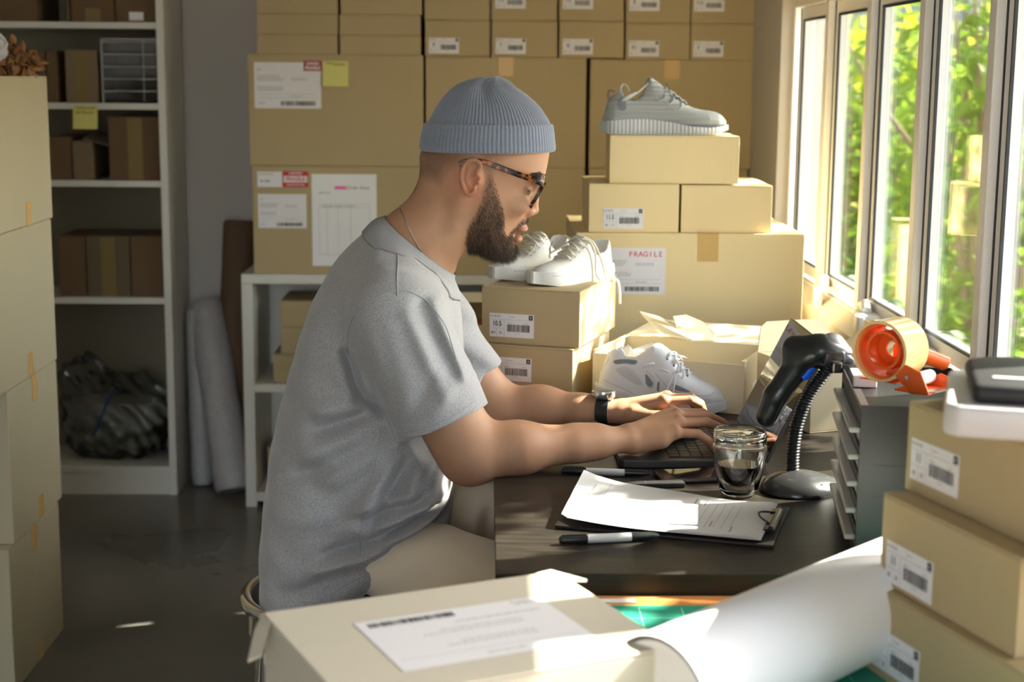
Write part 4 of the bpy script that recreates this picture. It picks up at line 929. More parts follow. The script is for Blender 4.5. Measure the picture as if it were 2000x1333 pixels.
# open shoe box: tray walls with lid folded back
q = math.radians(-24); ux = Vector((math.cos(q), math.sin(q), 0)); uy = Vector((-ux.y, ux.x, 0)); w_, l_, h_ = .315, .205, .105
c = Vector((.507, 2.934, 0))-ux*w_/2+uy*l_/2
t = thing('open_shoe_box', 'open cream shoe box with its lid folded back behind the white runner', 'box', (c.x, c.y, DZ+.0004), q); b = MB(); e = .003
b.box((-w_/2, -l_/2, 0), (w_/2, l_/2, e)).box((-w_/2, -l_/2, e), (w_/2, -l_/2+e, h_-.006)).box((-w_/2, l_/2-e, e), (w_/2, l_/2, h_)).box((-w_/2, -l_/2+e, e), (-w_/2+e, l_/2-e, h_)).box((w_/2-e, -l_/2+e, e), (w_/2, l_/2-e, h_))
b.box((-w_/2+.0, -l_/2+e, h_-.001), (-w_/2+.009, l_/2-e, h_+.001)).box((w_/2-.009, -l_/2+e, h_-.001), (w_/2+.0, l_/2-e, h_+.001))
obj('tray', b, CREAM_CARD, t, bevel=.0008)
ld = thing('lid', None, None, (0, l_/2, h_)); ld.parent = t; ld.rotation_euler = (math.radians(2), 0, 0)
obj('lid_panel', MB().box((-w_/2, .001, -.003), (w_/2, .20, 0)), CREAM_CARD, ld, bevel=.0008)
for pl, yy in (([(1250, 608), (1262, 622), (1296, 650), (1352, 664), (1332, 640), (1290, 619)], (3.20, 3.20, 3.17, 3.14, 3.18, 3.22)), ([(1315, 618), (1322, 640), (1345, 664), (1400, 666), (1397, 650), (1372, 628), (1340, 615)], (3.20, 3.18, 3.15, 3.17, 3.20, 3.24, 3.24))):
    pp = local_pts((c.x, c.y, DZ+.0004), q, [py(u, v, y) for (u, v), y in zip(pl, yy)]); flap(pp, t, None, 'lid_ear', CREAM_CARD)
dd5 = (w_, l_, h_); L = sheet('label', .075, .045, PAPER, t, face_M('right', dd5, .0, .03)); g = MB(); put_text(g, '8', -.02, 0, .016); bars(g, -.005, -.01, .03, .006, 3); ink(g, L, INKG)
obj('tissue', MB().quad((-.13, -.03, .085), (-.06, -.02, .10), (-.0, .05, .075), (-.09, .08, .098)), WHITEP, t)
# a second half-hidden open box right behind the laptop, its flaps in the sun
t = thing('open_carton', 'small open carton behind the laptop with sunlit raised flaps', 'box', (.655, 2.90, DZ+.0004), math.radians(20)); b = MB(); w_, l_, h_ = .18, .20, .12
b.box((-w_/2, -l_/2, 0), (w_/2, l_/2, e)).box((-w_/2, -l_/2, e), (w_/2, -l_/2+e, h_)).box((-w_/2, l_/2-e, e), (w_/2, l_/2, h_)).box((-w_/2, -l_/2+e, e), (-w_/2+e, l_/2-e, h_)).box((w_/2-e, -l_/2+e, e), (w_/2, l_/2-e, h_))
obj('tray', b, CREAM_CARD, t, bevel=.0008)
obj('flap', MB().prism([(-.09, 0), (.09, 0), (.075, .05), (.06, .06), (-.06, .06), (-.075, .05)], -.0015, .0015), CREAM_CARD, t, loc=(0, l_/2, h_), rot=(math.radians(70), 0, 0))
obj('flap', MB().prism([(-.1, 0), (.1, 0), (.085, .05), (-.085, .05)], -.0015, .0015), CREAM_CARD, t, loc=(w_/2, 0, h_), rot=(math.radians(35), 0, -PI/2))
# carton on the floor seen between the man's lap and the desk; open box with brown goods on the cube shelf
carton('carton', 'ochre carton on the floor behind the desk corner, seen past the man\'s lap', (-.20, 3.75, 0), (.36, .36, .58), .05, KRAFT_LIT, 'cartons on the floor')
t = thing('open_goods_box', 'open box of brown goods seen between the man\'s shoulder and the canvas shoes', 'box', (-.05, 4.55, .0)); w_, l_, h_ = .3, .25, .72; b = MB()
b.box((-w_/2, -l_/2, 0), (w_/2, -l_/2+e, h_-.045)).box((-w_/2, l_/2-e, 0), (w_/2, l_/2, h_)).box((-w_/2, -l_/2+e, 0), (-w_/2+e, l_/2-e, h_)).box((w_/2-e, -l_/2+e, 0), (w_/2, l_/2-e, h_))
obj('tray', b, KRAFT2, t); obj('raised_flap', MB().box((-.15, 0, -.0015), (.15, .10, .0015)), CREAM_CARD, t, loc=(0, l_/2-.1, h_+.002), rot=(math.radians(8), 0, 0))
k = MB(); R = random.Random(3)
for i in range(14): k.lathe([(.004, -.035), (.03, -.02), (.036, 0), (.03, .02), (.004, .035)], 12, (R.uniform(-.1, .1), R.uniform(-.09, .05), h_-.085+R.uniform(-.01, .01)))
obj('brown_goods', k, mat('brown_goods', (.25, .10, .03), .5, var=.5), t, smooth=True)
# chrome stool
t = thing('stool', 'round chrome stool with dark seat the man sits on', 'stool', (-.245, 2.63, 0))
obj('seat_rim', MB().ring((0, 0, .478), (.175, 0, 0), (0, .175, 0), .013, 56, 12), CHROME, t, smooth=True); obj('seat_band', MB().lathe([(.172, .425), (.178, .428), (.178, .472), (.172, .476)], 56, cap=False), CHROME, t, smooth='auto')
obj('seat_pad', MB().lathe([(.001, .47), (.165, .47), (.168, .484), (.155, .494), (.001, .499)], 56), mat('dark_seat', (.03, .03, .035), .5), t, smooth='auto')
for i in range(4):
    a = math.radians(55+90*i); c_, s_ = math.cos(a), math.sin(a); obj('leg', MB().tube(opens([(.13*c_, .13*s_, .44), (.19*c_, .19*s_, .43), (.205*c_, .205*s_, .38), (.235*c_, .235*s_, .012)], 6), .0125, 14), CHROME, t, smooth=True); obj('foot_cap', MB().lathe([(.014, 0), (.015, .02)], 14, (.2355*c_, .2355*s_, 0)), BLACKM, t)
obj('foot_ring', MB().ring((0, 0, .20), (.213, 0, 0), (0, .213, 0), .008, 48, 8), CHROME, t, smooth=True)
# ================================================================== SHOES
from mathutils.bvhtree import BVHTree
FX = [0, .03, .10, .2, .35, .5, .62, .74, .85, .93, .98, 1.0]
FWD = [.30, .60, .74, .76, .74, .80, .92, 1.0, .92, .72, .42, .15]
def make_shoe(name, label, loc, rotz, L, W, up, cav, sole_top, sole_bot, mu, ms, mlace, eyelets, group=None, lip=.003, throat=None, tongue=None, res=.0022):
    """up: side profile polygon of the upper; cav: foot cavity as cone chain; sole_top/bot: (x, z) lists"""
    t = thing(name, label, 'shoe', loc, rotz, group); P2 = Poly2(spline(up, 4), .0012, .06)
    wf = lambda x: W*np.interp(x/L, FX, FWD)
    def f_up(P):
        X, Y, Z = P[:, 0], P[:, 1], P[:, 2]; d = P2(X, Z); R = .034; q = np.clip(R-d, 0, None)/R; w = np.maximum(wf(X)*(1-.25*np.clip(Z/.10, 0, 1.2)), .006)
        f = ((q**2.4+(np.abs(Y)/w)**2.4)**(1/2.4)-1)*np.minimum(R, w)
        for a, b, ra, rb in cav:
            S = P.copy(); S[:, 1] *= 1.15; f = np.maximum(f, -cone(S, a, b, ra, rb))
        return f
    V, Q = nets(f_up, (-.03, -W-.01, 0), (L+.02, W+.01, .15), res); o = obj('upper', np_mesh(V, Q, 'upper', 1), mu, t)
    rings = []; n = 14
    for x in np.concatenate([np.linspace(-.004, .02, 5), np.linspace(.03, L-.03, 22), np.linspace(L-.022, L+.004, 6)]):
        e = min(max((x+.0045)/.03, 0), 1); e2 = min(max((L+.0045-x)/.035, 0), 1); w = (wf(min(max(x, 0), L))+lip)*min(1, math.sqrt(max(1-(1-e)**2, .02)))*min(1, math.sqrt(max(1-(1-e2)**2, .02)))
        w = max(w, .004); zt, zb = np.interp(x, *zip(*sole_top)), np.interp(x, *zip(*sole_bot)); h = zt-zb; r = []
        for yy, zz in ((-1, .0), (-1.0, .25), (-1.03, .5), (-1.0, .8), (-.97, 1), (-.5, 1), (0, 1), (.5, 1), (.97, 1), (1, .8), (1.03, .5), (1, .25), (1, 0), (.5, 0), (0, 0), (-.5, 0)): r.append((x, w*yy*(.94 if zz == 0 and abs(yy) == 1 else 1), zb+h*zz))
        rings.append(r)
    sl = obj('sole', MB().loft(rings), ms, t, smooth='auto', fix=True)
    bv = BVHTree.FromPolygons([tuple(v) for v in V], [tuple(q) for q in Q])
    def top(x, y, off=.002):
        h = bv.ray_cast(Vector((x, y, .3)), Vector((0, 0, -1))); return (h[0]+h[1]*off) if h[0] is not None and h[1].z > 0 else (h[0]+Vector((0, 0, off)) if h[0] is not None else Vector((x, y, .05)))
    if tongue: 
        b = MB(); rr = []
        for (x, z, w) in tongue: rr.append([(x+.0015*s, y, z+.004*math.cos(y/w*1.4)+.0025*s) for s, y in [(1, y) for y in np.linspace(-w, w, 7)]+[(-1, y) for y in np.linspace(w, -w, 7)]])
        obj('tongue', b.loft(rr), mu, t, smooth=True, fix=True)
    k = MB(); e = MB()
    for i, (x, yy) in enumerate(eyelets):
        k.tube([top(x, y, .0022) for y in np.linspace(-yy, yy, 7)], .0026, 7, flat=.45, up=(0, 0, 1))
        if i+1 < len(eyelets):
            x2, y2 = eyelets[i+1]
            for s in (-1, 1): k.tube([top(x+(x2-x)*q, s*(yy-(yy+y2)*q), .004) for q in np.linspace(0, 1, 7)], .0026, 7, flat=.45, up=(0, 0, 1))
        for s in (-1, 1):
            p = top(x, s*(yy+.003), .0008); e.add([tuple(p+Vector((.0025*math.cos(a), .0012*math.sin(a)*1.0, .0022*math.sin(a)))) for a in np.linspace(0, 2*PI, 9)[:-1]], [tuple(range(8))])
    lc = obj('laces', k, mlace, t, smooth=True); obj('eyelets', e, mat('eyelet_metal', (.10, .12, .14), .35), t)
    return t, bv, top, lc
def lace_loop(t, pts, m, r=.0026, flat=.45):
    return obj('lace_loop', MB().tube(opens(pts, 6), r, 7, flat=flat), m, t, smooth=True)
def patch(t, bv, poly, m, side=-1, off=.0009, name='panel'):
    c = np.mean(np.array(poly), 0); pts = spline(poly, 4); n = len(pts); V_ = []; F_ = []
    def hit(x, z):
        h = bv.ray_cast(Vector((x, side*.2, z)), Vector((0, -side, 0))); return (h[0]+h[1]*off*(1 if h[1].y*side > 0 else -1)) if h[0] is not None else None
    for r in (1, .72, .4, .05):
        for p in pts:
            q = c+(np.array(p)-c)*r; h = hit(*q)
            if h is None: return
            V_.append(tuple(h))
    for j in range(3):
        for i in range(n): a = j*n+i; b = j*n+(i+1) % n; F_.append((a, b, b+n, a+n))
    F_.append(tuple(range(3*n, 4*n))); return obj(name, MB().add(V_, F_), m, t, smooth=True)
# --- grey knit sneaker on the topmost box
KNIT = mat('grey_knit', (.44, .455, .45), .8, sheen=.3, bump=('wave_z', 30, .9, .0022)); RUB = mat('pale_rubber_sole', (.66, .68, .70), .55, bump=('wave_x', 34, .7, .002)); KL = mat('grey_lace', (.52, .55, .54), .7)
K = .302/245
def kp(u, v): return ((u-1174)*K, (258-v)*K*1.0)
t, bv, top, lc = make_shoe('grey_sneaker', 'grey knit running sneaker with chunky pale sole on the topmost box', (py(1174, 258, 3.70).x, 3.715, TOPZ+.0004), math.radians(-1.5), .302, .050,
    [kp(*q) for q in [(1178, 236), (1181, 215), (1188, 190), (1197, 168), (1203, 159), (1213, 159), (1219, 165), (1227, 178), (1238, 184), (1252, 178), (1258, 160), (1267, 148), (1278, 154), (1296, 167), (1322, 188), (1345, 203), (1365, 209), (1395, 214), (1410, 222), (1418, 236), (1400, 245), (1300, 245), (1200, 245)]],
    [((.045, 0, .06), (.045, 0, .16), .026, .030), ((.075, 0, .06), (.085, 0, .16), .027, .026), ((.06, 0, .05), (.13, 0, .045), .028, .024)],
    [(-.005, .026), (.02, .033), (.06, .036), (.11, .037), (.16, .031), (.21, .021), (.26, .018), (.295, .022), (.31, .026)], [(-.005, .010), (.01, .002), (.03, 0), (.24, 0), (.28, .004), (.31, .014)],
    KNIT, RUB, KL, [(.150, .020), (.163, .020), (.176, .019), (.189, .018), (.20, .017)])
DK = mat('mauve_grey_heel', (.22, .22, .26), .8)
patch(t, bv, [kp(*q) for q in [(1181, 228), (1185, 205), (1194, 182), (1203, 166), (1213, 164), (1219, 174), (1216, 190), (1204, 208), (1196, 226)]], DK, -1, .0012, 'heel_panel')
patch(t, bv, [kp(*q) for q in [(1206, 192), (1218, 190), (1221, 208), (1212, 213), (1205, 205)]], DK, -1, .0012, 'heel_panel')
obj('pull_tab', MB().tube(opens([kp(1200, 176)[:1]+(0,)+kp(1200, 176)[1:], kp(1190, 174)[:1]+(0,)+kp(1190, 174)[1:], kp(1187, 184)[:1]+(0,)+kp(1187, 184)[1:], kp(1192, 194)[:1]+(0,)+kp(1192, 194)[1:]], 5), .008, 8, flat=.25, up=(1, 0, .3)), DK, t, smooth=True)
P3 = lambda u, v, y: (*kp(u, v)[:1], y, kp(u, v)[1])
lace_loop(t, [P3(1268, 156, -.012), P3(1250, 172, -.026), P3(1236, 182, -.034), P3(1222, 190, -.040), P3(1212, 193, -.042), P3(1226, 184, -.040), P3(1240, 178, -.034)], KL, .0030)
lace_loop(t, [P3(1226, 176, -.030), P3(1222, 166, -.028), P3(1214, 163, -.026), P3(1210, 172, -.032), P3(1216, 184, -.038), P3(1226, 186, -.040)], KL, .0028)
for (u, v, s) in ((1286, 180, 1), (1302, 186, 1), (1318, 198, 1)):
    lace_loop(t, [P3(u, v, -.020), P3(u-6, v+8, -.032), P3(u+2, v+12, -.036), P3(u+9, v+5, -.032), P3(u+8, v-3, -.022)], KL, .0030)
lace_loop(t, [P3(1298, 160, -.004), P3(1305, 170, -.012), P3(1312, 182, -.020), P3(1332, 196, -.016)], mat('dark_cord', (.05, .05, .05), .5), .0010, 1)
# --- white runner between the arms and the open box
WHT = mat('white_leather_upper', (.74, .76, .80), .42, spec=.4, var=.02); WS = mat('white_foam_sole', (.72, .74, .77), .5, bump=('wave_z', 22, .25, .0015)); WL = mat('white_lace', (.84, .84, .84), .7)
KK = .272/247
def rp(zx, zy): u, v = 1150+zx*.135, 660+zy*.135; return ((u-1160)*KK, (805-v)*KK*.97)
rl = (.228, 3.065, DZ+.0004); rr_ = math.radians(-26)
t, bv, top, lc = make_shoe('white_runner', 'white and grey leather running shoe beside the open cream box', rl, rr_, .272, .049,
    [rp(*q) for q in [(120, 900), (150, 650), (230, 420), (290, 220), (340, 160), (395, 175), (430, 165), (500, 160), (560, 230), (640, 300), (750, 290), (800, 255), (880, 200), (960, 180), (1060, 240), (1190, 340), (1300, 460), (1420, 550), (1600, 640), (1780, 720), (1860, 820), (1870, 900), (1600, 1010), (800, 1020), (200, 1000)]],
    [((.052, 0, .075), (.048, 0, .18), .024, .030), ((.075, 0, .07), (.085, 0, .18), .026, .028), ((.06, 0, .055), (.13, 0, .05), .028, .024)],
    [(-.005, .040), (.02, .038), (.08, .030), (.15, .028), (.22, .022), (.25, .022), (.28, .028)], [(-.005, .012), (.015, .001), (.03, 0), (.22, 0), (.255, .003), (.28, .010)],
    WHT, WS, WL, [(.158, .020), (.172, .020), (.186, .019), (.20, .018)], lip=.005)
GP = mat('grey_mesh_panel', (.20, .23, .26), .6, bump=('noise', 800, .4, .0005)); LP = mat('pinkish_panel', (.60, .58, .60), .5)
for pl, m in (([(400, 440), (520, 410), (720, 415), (690, 470), (560, 465), (430, 485)], GP), ([(865, 580), (975, 690), (960, 745), (920, 750), (875, 700)], GP), ([(1045, 680), (1075, 675), (1070, 795), (1040, 780)], GP), ([(1300, 680), (1480, 740), (1495, 765), (1300, 745)], GP), ([(440, 575), (560, 540), (690, 590), (810, 730), (720, 735), (560, 660)], LP)): patch(t, bv, [rp(*q) for q in pl], m)
for pl in ([(430, 560), (560, 525), (700, 575), (825, 735)], [(860, 540), (970, 620), (990, 740), (930, 765), (860, 700)], [(1000, 560), (1200, 720), (1300, 640)], [(300, 400), (290, 470), (215, 560), (205, 620)], [(1300, 770), (1500, 790), (1720, 800), (1790, 760)], [(250, 720), (500, 800), (800, 900), (1000, 860)]):
    P_ = []
    for q in opens([rp(*p) for p in pl], 8):
        h = bv.ray_cast(Vector((q[0], -.2, q[1])), Vector((0, 1, 0)))
        if h[0] is not None: P_.append(h[0])
    if len(P_) > 2: obj('seam', MB().tube(P_, .0009, 6), mat('seam_grey', (.50, .51, .55), .5), t, smooth=True)
def r3(zx, zy, y): a = rp(zx, zy); return (a[0], y, a[1])
lace_loop(t, [r3(1230, 560, -.022), r3(1180, 420, -.018), r3(1250, 370, -.02), r3(1310, 430, -.026), r3(1290, 520, -.028)], WL); lace_loop(t, [r3(1290, 520, -.028), r3(1380, 500, -.03), r3(1370, 590, -.03), r3(1290, 540, -.028)], WL)
lace_loop(t, [r3(1270, 530, -.028), r3(1220, 680, -.046), r3(1205, 850, -.056), r3(1215, 900, -.058)], WL, .0022); lace_loop(t, [r3(1280, 530, -.028), r3(1300, 680, -.046), r3(1305, 820, -.056), r3(1300, 900, -.058)], WL, .0022)
lace_loop(t, [r3(1060, 500, -.034), r3(1150, 510, -.034), r3(1220, 560, -.03), r3(1270, 530, -.03)], WL, .0034); lace_loop(t, [r3(850, 470, -.040), r3(920, 440, -.038), r3(980, 430, -.032)], WL, .0045)
# --- white canvas pair on the size 10.5 box
CNV = mat('white_canvas', (.80, .78, .73), .75, bump=('noise', 900, .2, .0003)); CS = mat('white_rubber_sole', (.80, .79, .76), .45); CL = mat('cream_lace', (.74, .68, .55), .8)
Lc = .245
UPC = [(.003, .02), (.004, .05), (.008, .075), (.018, .086), (.032, .080), (.050, .064), (.070, .064), (.082, .082), (.094, .092), (.108, .084), (.130, .068), (.155, .050), (.180, .044), (.210, .040), (.232, .032), (.241, .02), (.2, .012), (.1, .012), (.02, .012)]
def canvas(label, x, y, a):
    rz = a+PI; c, s = math.cos(rz), math.sin(rz); loc = (x-c*Lc, y-s*Lc, BOX105[0].z+.0004)   # x, y is the toe tip
    t, bv, top, lc = make_shoe('canvas_shoe', label, loc, rz, Lc, .0455, UPC, [((.040, 0, .045), (.034, 0, .14), .025, .030), ((.062, 0, .05), (.066, 0, .14), .026, .028), ((.05, 0, .042), (.12, 0, .04), .026, .022)],
        [(-.005, .030), (.05, .026), (.15, .025), (.2, .027), (.25, .030)], [(-.005, .002), (.01, 0), (.21, 0), (.25, .006)], CNV, CS, CL, [(.098, .020), (.112, .020), (.126, .020), (.140, .020), (.152, .019)], 'white canvas shoes on the size 10.5 box')
    obj('foxing_line', MB().loft([[(x_, s_*(.0455*np.interp(x_/Lc, FX, FWD)+.0036), .0215+dz) for dz in (0, .0012)] for s_ in (1, -1) for x_ in (np.linspace(.02, Lc-.02, 14) if s_ > 0 else np.linspace(Lc-.02, .02, 14))], False, False), mat('sole_line', (.5, .48, .43), .6), t)
    return t, bv, top
A_ = math.radians(50)
tb2, bvb, topb = canvas('white canvas shoe farther from the camera, next to the man\'s chin', .020, 3.175, A_)
lace_loop(tb2, [tuple(topb(.14, 0, .006)), (.15, .03, .07), (.175, .036, .055), (.19, .03, .046)], CL); lace_loop(tb2, [tuple(topb(.12, 0, .006)), (.12, -.02, .085), (.14, -.035, .062), (.165, -.03, .055)], CL)
ta, bva, topa = canvas('nearer white canvas shoe with long cream laces hanging over the box edge', .098, 3.098, A_-.04)
for pts in ([tuple(topa(.105, .012, .006)), (.098, .03, .082), (.10, .046, .055), (.105, .052, .02), (.10, .060, .003)], [tuple(topa(.100, .010, .006)), (.090, .032, .080), (.085, .050, .045), (.075, .058, .004), (.07, .075, .003), (.09, .085, .003)],
            [tuple(topa(.115, .01, .006)), (.110, .035, .066), (.115, .05, .035), (.12, .056, .004)], [tuple(topa(.10, .012, .006)), (.085, .04, .06), (.06, .050, .01), (.052, .058, .003), (.048, .066, -.002), (.046, .070, -.025), (.047, .072, -.050)],
            [tuple(topa(.13, 0, .006)), (.15, .01, .08), (.165, -.02, .060), (.18, -.01, .052)], [tuple(topa(.11, -.01, .006)), (.105, -.04, .09), (.13, -.05, .07), (.155, -.03, .055)]): lace_loop(ta, pts, CL, .0024)
# ================================================================== THE PERSON
Y0 = 2.69
def xz(u, v, y=Y0): p = py(u, v, y); return (p.x, p.z)
def near(*p): return py(*p)
MAN = thing('person', 'seated man in light grey t-shirt, grey-blue beanie and tortoiseshell glasses typing on the laptop', 'person', (0, 0, 0))
mmf = .00088
headP = Poly2(spline([xz(*q) for q in [(950, 176), (1000, 184), (1040, 208), (1064, 245), (1073, 288), (1071, 312), (1066.5, 334), (1063, 349), (1053, 362), (1046, 378), (1038, 396), (1029, 420), (1020, 436), (1011, 450), (1005, 462), (1002, 474), (1001, 486), (994, 499), (978, 506), (955, 501), (932, 487), (905, 465), (880, 440), (850, 400), (831, 350), (827, 300), (836, 240), (862, 205), (900, 182)]], 5), .0015, .10)
neckP = Poly2(spline([xz(*q) for q in [(829, 300), (825, 330), (816, 355), (797, 388), (765, 415), (735, 440), (700, 480), (700, 560), (780, 600), (868, 585), (882, 545), (884, 522), (892, 505), (913, 490), (940, 470), (950, 420), (930, 340), (880, 300)]], 4), .002, .12)
earP = Poly2(spline([xz(u, v, 2.607) for u, v in [(938, 322), (931, 312), (920, 310), (908, 318), (900, 332), (898, 350), (902, 367), (909, 379), (918, 384), (926, 380), (930, 368), (938, 352), (941, 336)]], 5), .0008, .03)
def earpts(L, y=2.604): return [tuple(py(u, v, y)) for u, v in L]
EH = opens(earpts([(936, 347), (931, 339), (938, 326), (932, 315), (920, 312.5), (909, 320), (902.5, 334), (901, 351), (905, 367), (912, 378), (920, 380.5), (926, 374)]), 4)
EA = opens(earpts([(916, 330), (911, 344), (912, 358), (918, 367), (926, 366)], 2.607), 4)
EYE = [Vector((*xz(1021, 369),)) for _ in (0,)][0]
def f_head(P):
    P = P.copy(); side = np.where(P[:, 1] > Y0, 1, -1); S = P.copy(); S[:, 1] = Y0-np.abs(P[:, 1]-Y0)   # mirror to the near side
    Wx = np.interp(P[:, 0], [xz(840, 300)[0], xz(900, 300)[0], xz(960, 300)[0], xz(1020, 300)[0], xz(1070, 300)[0]], [.070, .0775, .0765, .068, .060])
    Wz = np.interp(P[:, 2], [xz(0, 510)[1], xz(0, 470)[1], xz(0, 420)[1], xz(0, 370)[1], xz(0, 300)[1]], [.78, .86, .93, .98, 1.0])
    d = headP(P[:, 0], P[:, 2]); q = np.clip(.085-d, 0, None)/.085
    f = (np.sqrt(q**2+(np.abs(P[:, 1]-Y0)/(Wx*Wz))**2)-1)*.078
    # cheek bone, brow, eye socket
    def at(u, v, o): x, z = xz(u, v); return (x, Y0-o, z)
    f = smin(f, ellip(S, at(1012, 398, .046), (.020, .014, .014)), .022)
    f = smin(f, ellip(S, at(1046, 350, .026), (.010, .026, .0065)), .014)
    f = np.maximum(f, -ellip(S, at(1052, 372, .036), (.024, .019, .012)))
    f = smin(f, ellip(S, at(1020.5, 369, .032), (.0130, .0130, .0125)), .004)
    up = cone(S, at(1033.5, 363.5, .020), at(1027, 367, .046), .0050, .0042); f = smin(f, up, .004)
    lo = cone(S, at(1033, 377, .020), at(1025, 376, .044), .0038, .0036); f = smin(f, lo, .005)
    # nose
    f = smin(f, chain(P, [at(1050, 360, 0), at(1045.5, 380, 0), at(1042, 398, 0), at(1040.5, 409, 0)], [.0065, .0072, .0085, .0110]), .009)
    f = smin(f, ellip(S, at(1031, 413, .0125), (.0112, .0080, .0090)), .006)
    f = np.maximum(f, -ellip(S, at(1035, 422.5, .0075), (.0055, .0035, .003)))
    # lips
    f = smin(f, ellip(P, at(1018.5, 447.5, 0), (.0115, .0215, .0060)), .0025); f = smin(f, ellip(P, at(1010, 466, 0), (.0095, .0190, .0075)), .0028)
    f = np.maximum(f, -ellip(P, at(1024, 456.5, 0), (.020, .020, .0016)))
    f = smin(f, ellip(P, at(1016, 432, 0), (.010, .018, .010)), .012)
    f = smin(f, ellip(P, at(990, 489, 0), (.014, .022, .014)), .012)
    return f
def f_neck(P):
    W = np.interp(P[:, 2], [1.02, 1.07, 1.12, 1.2, 1.3], [.090, .072, .062, .058, .060])
    d = neckP(P[:, 0], P[:, 2]); q = np.clip(.060-d, 0, None)/.060
    f = (np.sqrt(q**2+(np.abs(P[:, 1]-Y0)/W)**2)-1)*.058
    S = P.copy(); S[:, 1] = Y0-np.abs(P[:, 1]-Y0)
    a = tuple(py(900, 392, 2.632)); b = tuple(py(876, 520, 2.668)); f = smin(f, cone(S, a, b, .012, .009), .025)
    return f
def f_ear(P):
    S = P.copy(); S[:, 1] = Y0-np.abs(P[:, 1]-Y0); S[:, 1] += (S[:, 0]-xz(930, 0)[0])*-.28*-1
    f = inflate(S, earP, .006, .0050, 2.611)
    f = smin(f, chain(S, EH, [.0036]*6+[.0041]*(len(EH)-12)+[.0045]*6), .0022); f = smin(f, chain(S, EA, [.0030]*len(EA)), .003)
    c = tuple(py(925, 356, 2.604)); f = np.maximum(f, -ellip(S, c, (.0078, .0055, .0085)))
    f = np.maximum(f, -ellip(S, tuple(py(917, 325, 2.603)), (.0055, .0030, .0050)))
    f = smin(f, ellip(S, tuple(py(934.5, 355, 2.610)), (.0035, .005, .0055)), .003)
    f = smin(f, ellip(S, tuple(py(918, 377, 2.608)), (.0075, .0042, .0065)), .003)
    f = smin(f, ellip(S, tuple(py(931, 345, 2.619)), (.012, .008, .022)), .004)
    return f
S_R = Vector((-.148, 2.515, .99)); E_R = near(918, 886, 2.482); W_R = near(1222, 858, 2.555)
S_L = Vector((-.140, 2.865, .965)); E_L = near(966, 803, 2.865); W_L = near(1207, 806, 2.812)
M_R = near(1010, 876, 2.49); M_L = near(1055, 800, 2.85)
def f_arm(P, S, E, M, W, s):
    f = chain(P, [S, E], [.052, .049], 0); f = smin(f, cone(P, S.lerp(E, .30)+Vector((.012, 0, .0)), S.lerp(E, .8), .052, .048), .03)
    f = smin(f, cone(P, E, M, .0475, .0410), .030); f = smin(f, cone(P, M, W+(M-W)*.30, .0400, .0285), .03)
    o = Vector((0, .0095, 0))
    f = smin(f, smin(cone(P, M+(W-M)*.55+o, W+o, .0255, .0195), cone(P, M+(W-M)*.55-o, W-o, .0255, .0205), .01), .022)
    return f
HANDS = {}
def hand(P, W, mcp, fing, thumb, rad, heel):
    f = None
    for m, r in zip(mcp, (.0125, .0128, .0130, .0130)):
        c = cone(P, W.lerp(m, .12), m, .0165, r); f = c if f is None else smin(f, c, .014)
    f = smin(f, cone(P, heel[0], heel[1], .0165, .0135), .016)
    for m in mcp: f = smin(f, ellip(P, m+Vector((0, 0, .0035)), (.0085, .0080, .0100)), .006)
    g = None
    for m, (a, b, c), r in zip(mcp, fing, rad):
        d = chain(P, [m, a, b, c], [r*1.12, r*1.02, r*.92, r*.78], .0015); d = np.minimum(d, ellip(P, a, (r*1.10, r*1.08, r*1.10))); f = smin(f, d, .0032)
    f = smin(f, chain(P, thumb, [.017, .0118, .0098, .0078], .003), .007)
    return f
R_mcp = [near(1319, 846, 2.552), near(1326, 827, 2.580), near(1322, 814, 2.607), near(1312, 807, 2.634)]
R_f = [(near(1363, 848, 2.556), near(1384, 862, 2.560), near(1391, 873, 2.563)), (near(1380, 825, 2.597), near(1411, 838, 2.617), near(1428, 849, 2.630)),
       (near(1384, 814, 2.628), near(1410, 826, 2.650), near(1424, 838, 2.664)), (near(1372, 808, 2.655), near(1396, 820, 2.680), near(1407, 831, 2.694))]
R_th = [near(1262, 852, 2.585), near(1300, 850, 2.640), near(1335, 846, 2.672), near(1362, 850, 2.69)]
R_heel = (near(1240, 868, 2.545), near(1292, 862, 2.545))
L_mcp = [near(1296, 785, 2.788+.0), near(1302, 781, 2.815), near(1303, 778, 2.842), near(1300, 778, 2.866)]
L_f = [(near(1347, 782, 2.795), near(1366, 792, 2.805), near(1372, 804, 2.812)), (near(1350, 779, 2.828), near(1368, 789, 2.838), near(1374, 801, 2.845)),
       (near(1350, 777, 2.856), near(1366, 787, 2.864), near(1371, 798, 2.870)), (near(1338, 778, 2.882), near(1353, 788, 2.889), near(1358, 797, 2.892))]
L_th = [near(1238, 810, 2.785), near(1275, 815, 2.770), near(1302, 812, 2.765), near(1322, 814, 2.768)]
L_heel = (near(1228, 812, 2.80), near(1280, 802, 2.86))
def f_hr(P): return hand(P, W_R, R_mcp, R_f, R_th, (.0078, .0085, .0088, .0086), R_heel)
def f_hl(P): return hand(P, W_L, L_mcp, L_f, L_th, (.0086, .0088, .0085, .0078), L_heel)
def f_core(P):
    f = cone(P, (-.195, Y0, .96), (-.20, Y0, .70), .10, .11); f = smin(f, cone(P, (-.16, Y0-.12, .965), (-.16, Y0+.12, .965), .058, .058), .05)
    return smin(f, cone(P, (-.165, Y0, 1.0), (-.125, Y0, 1.08), .075, .05), .04)
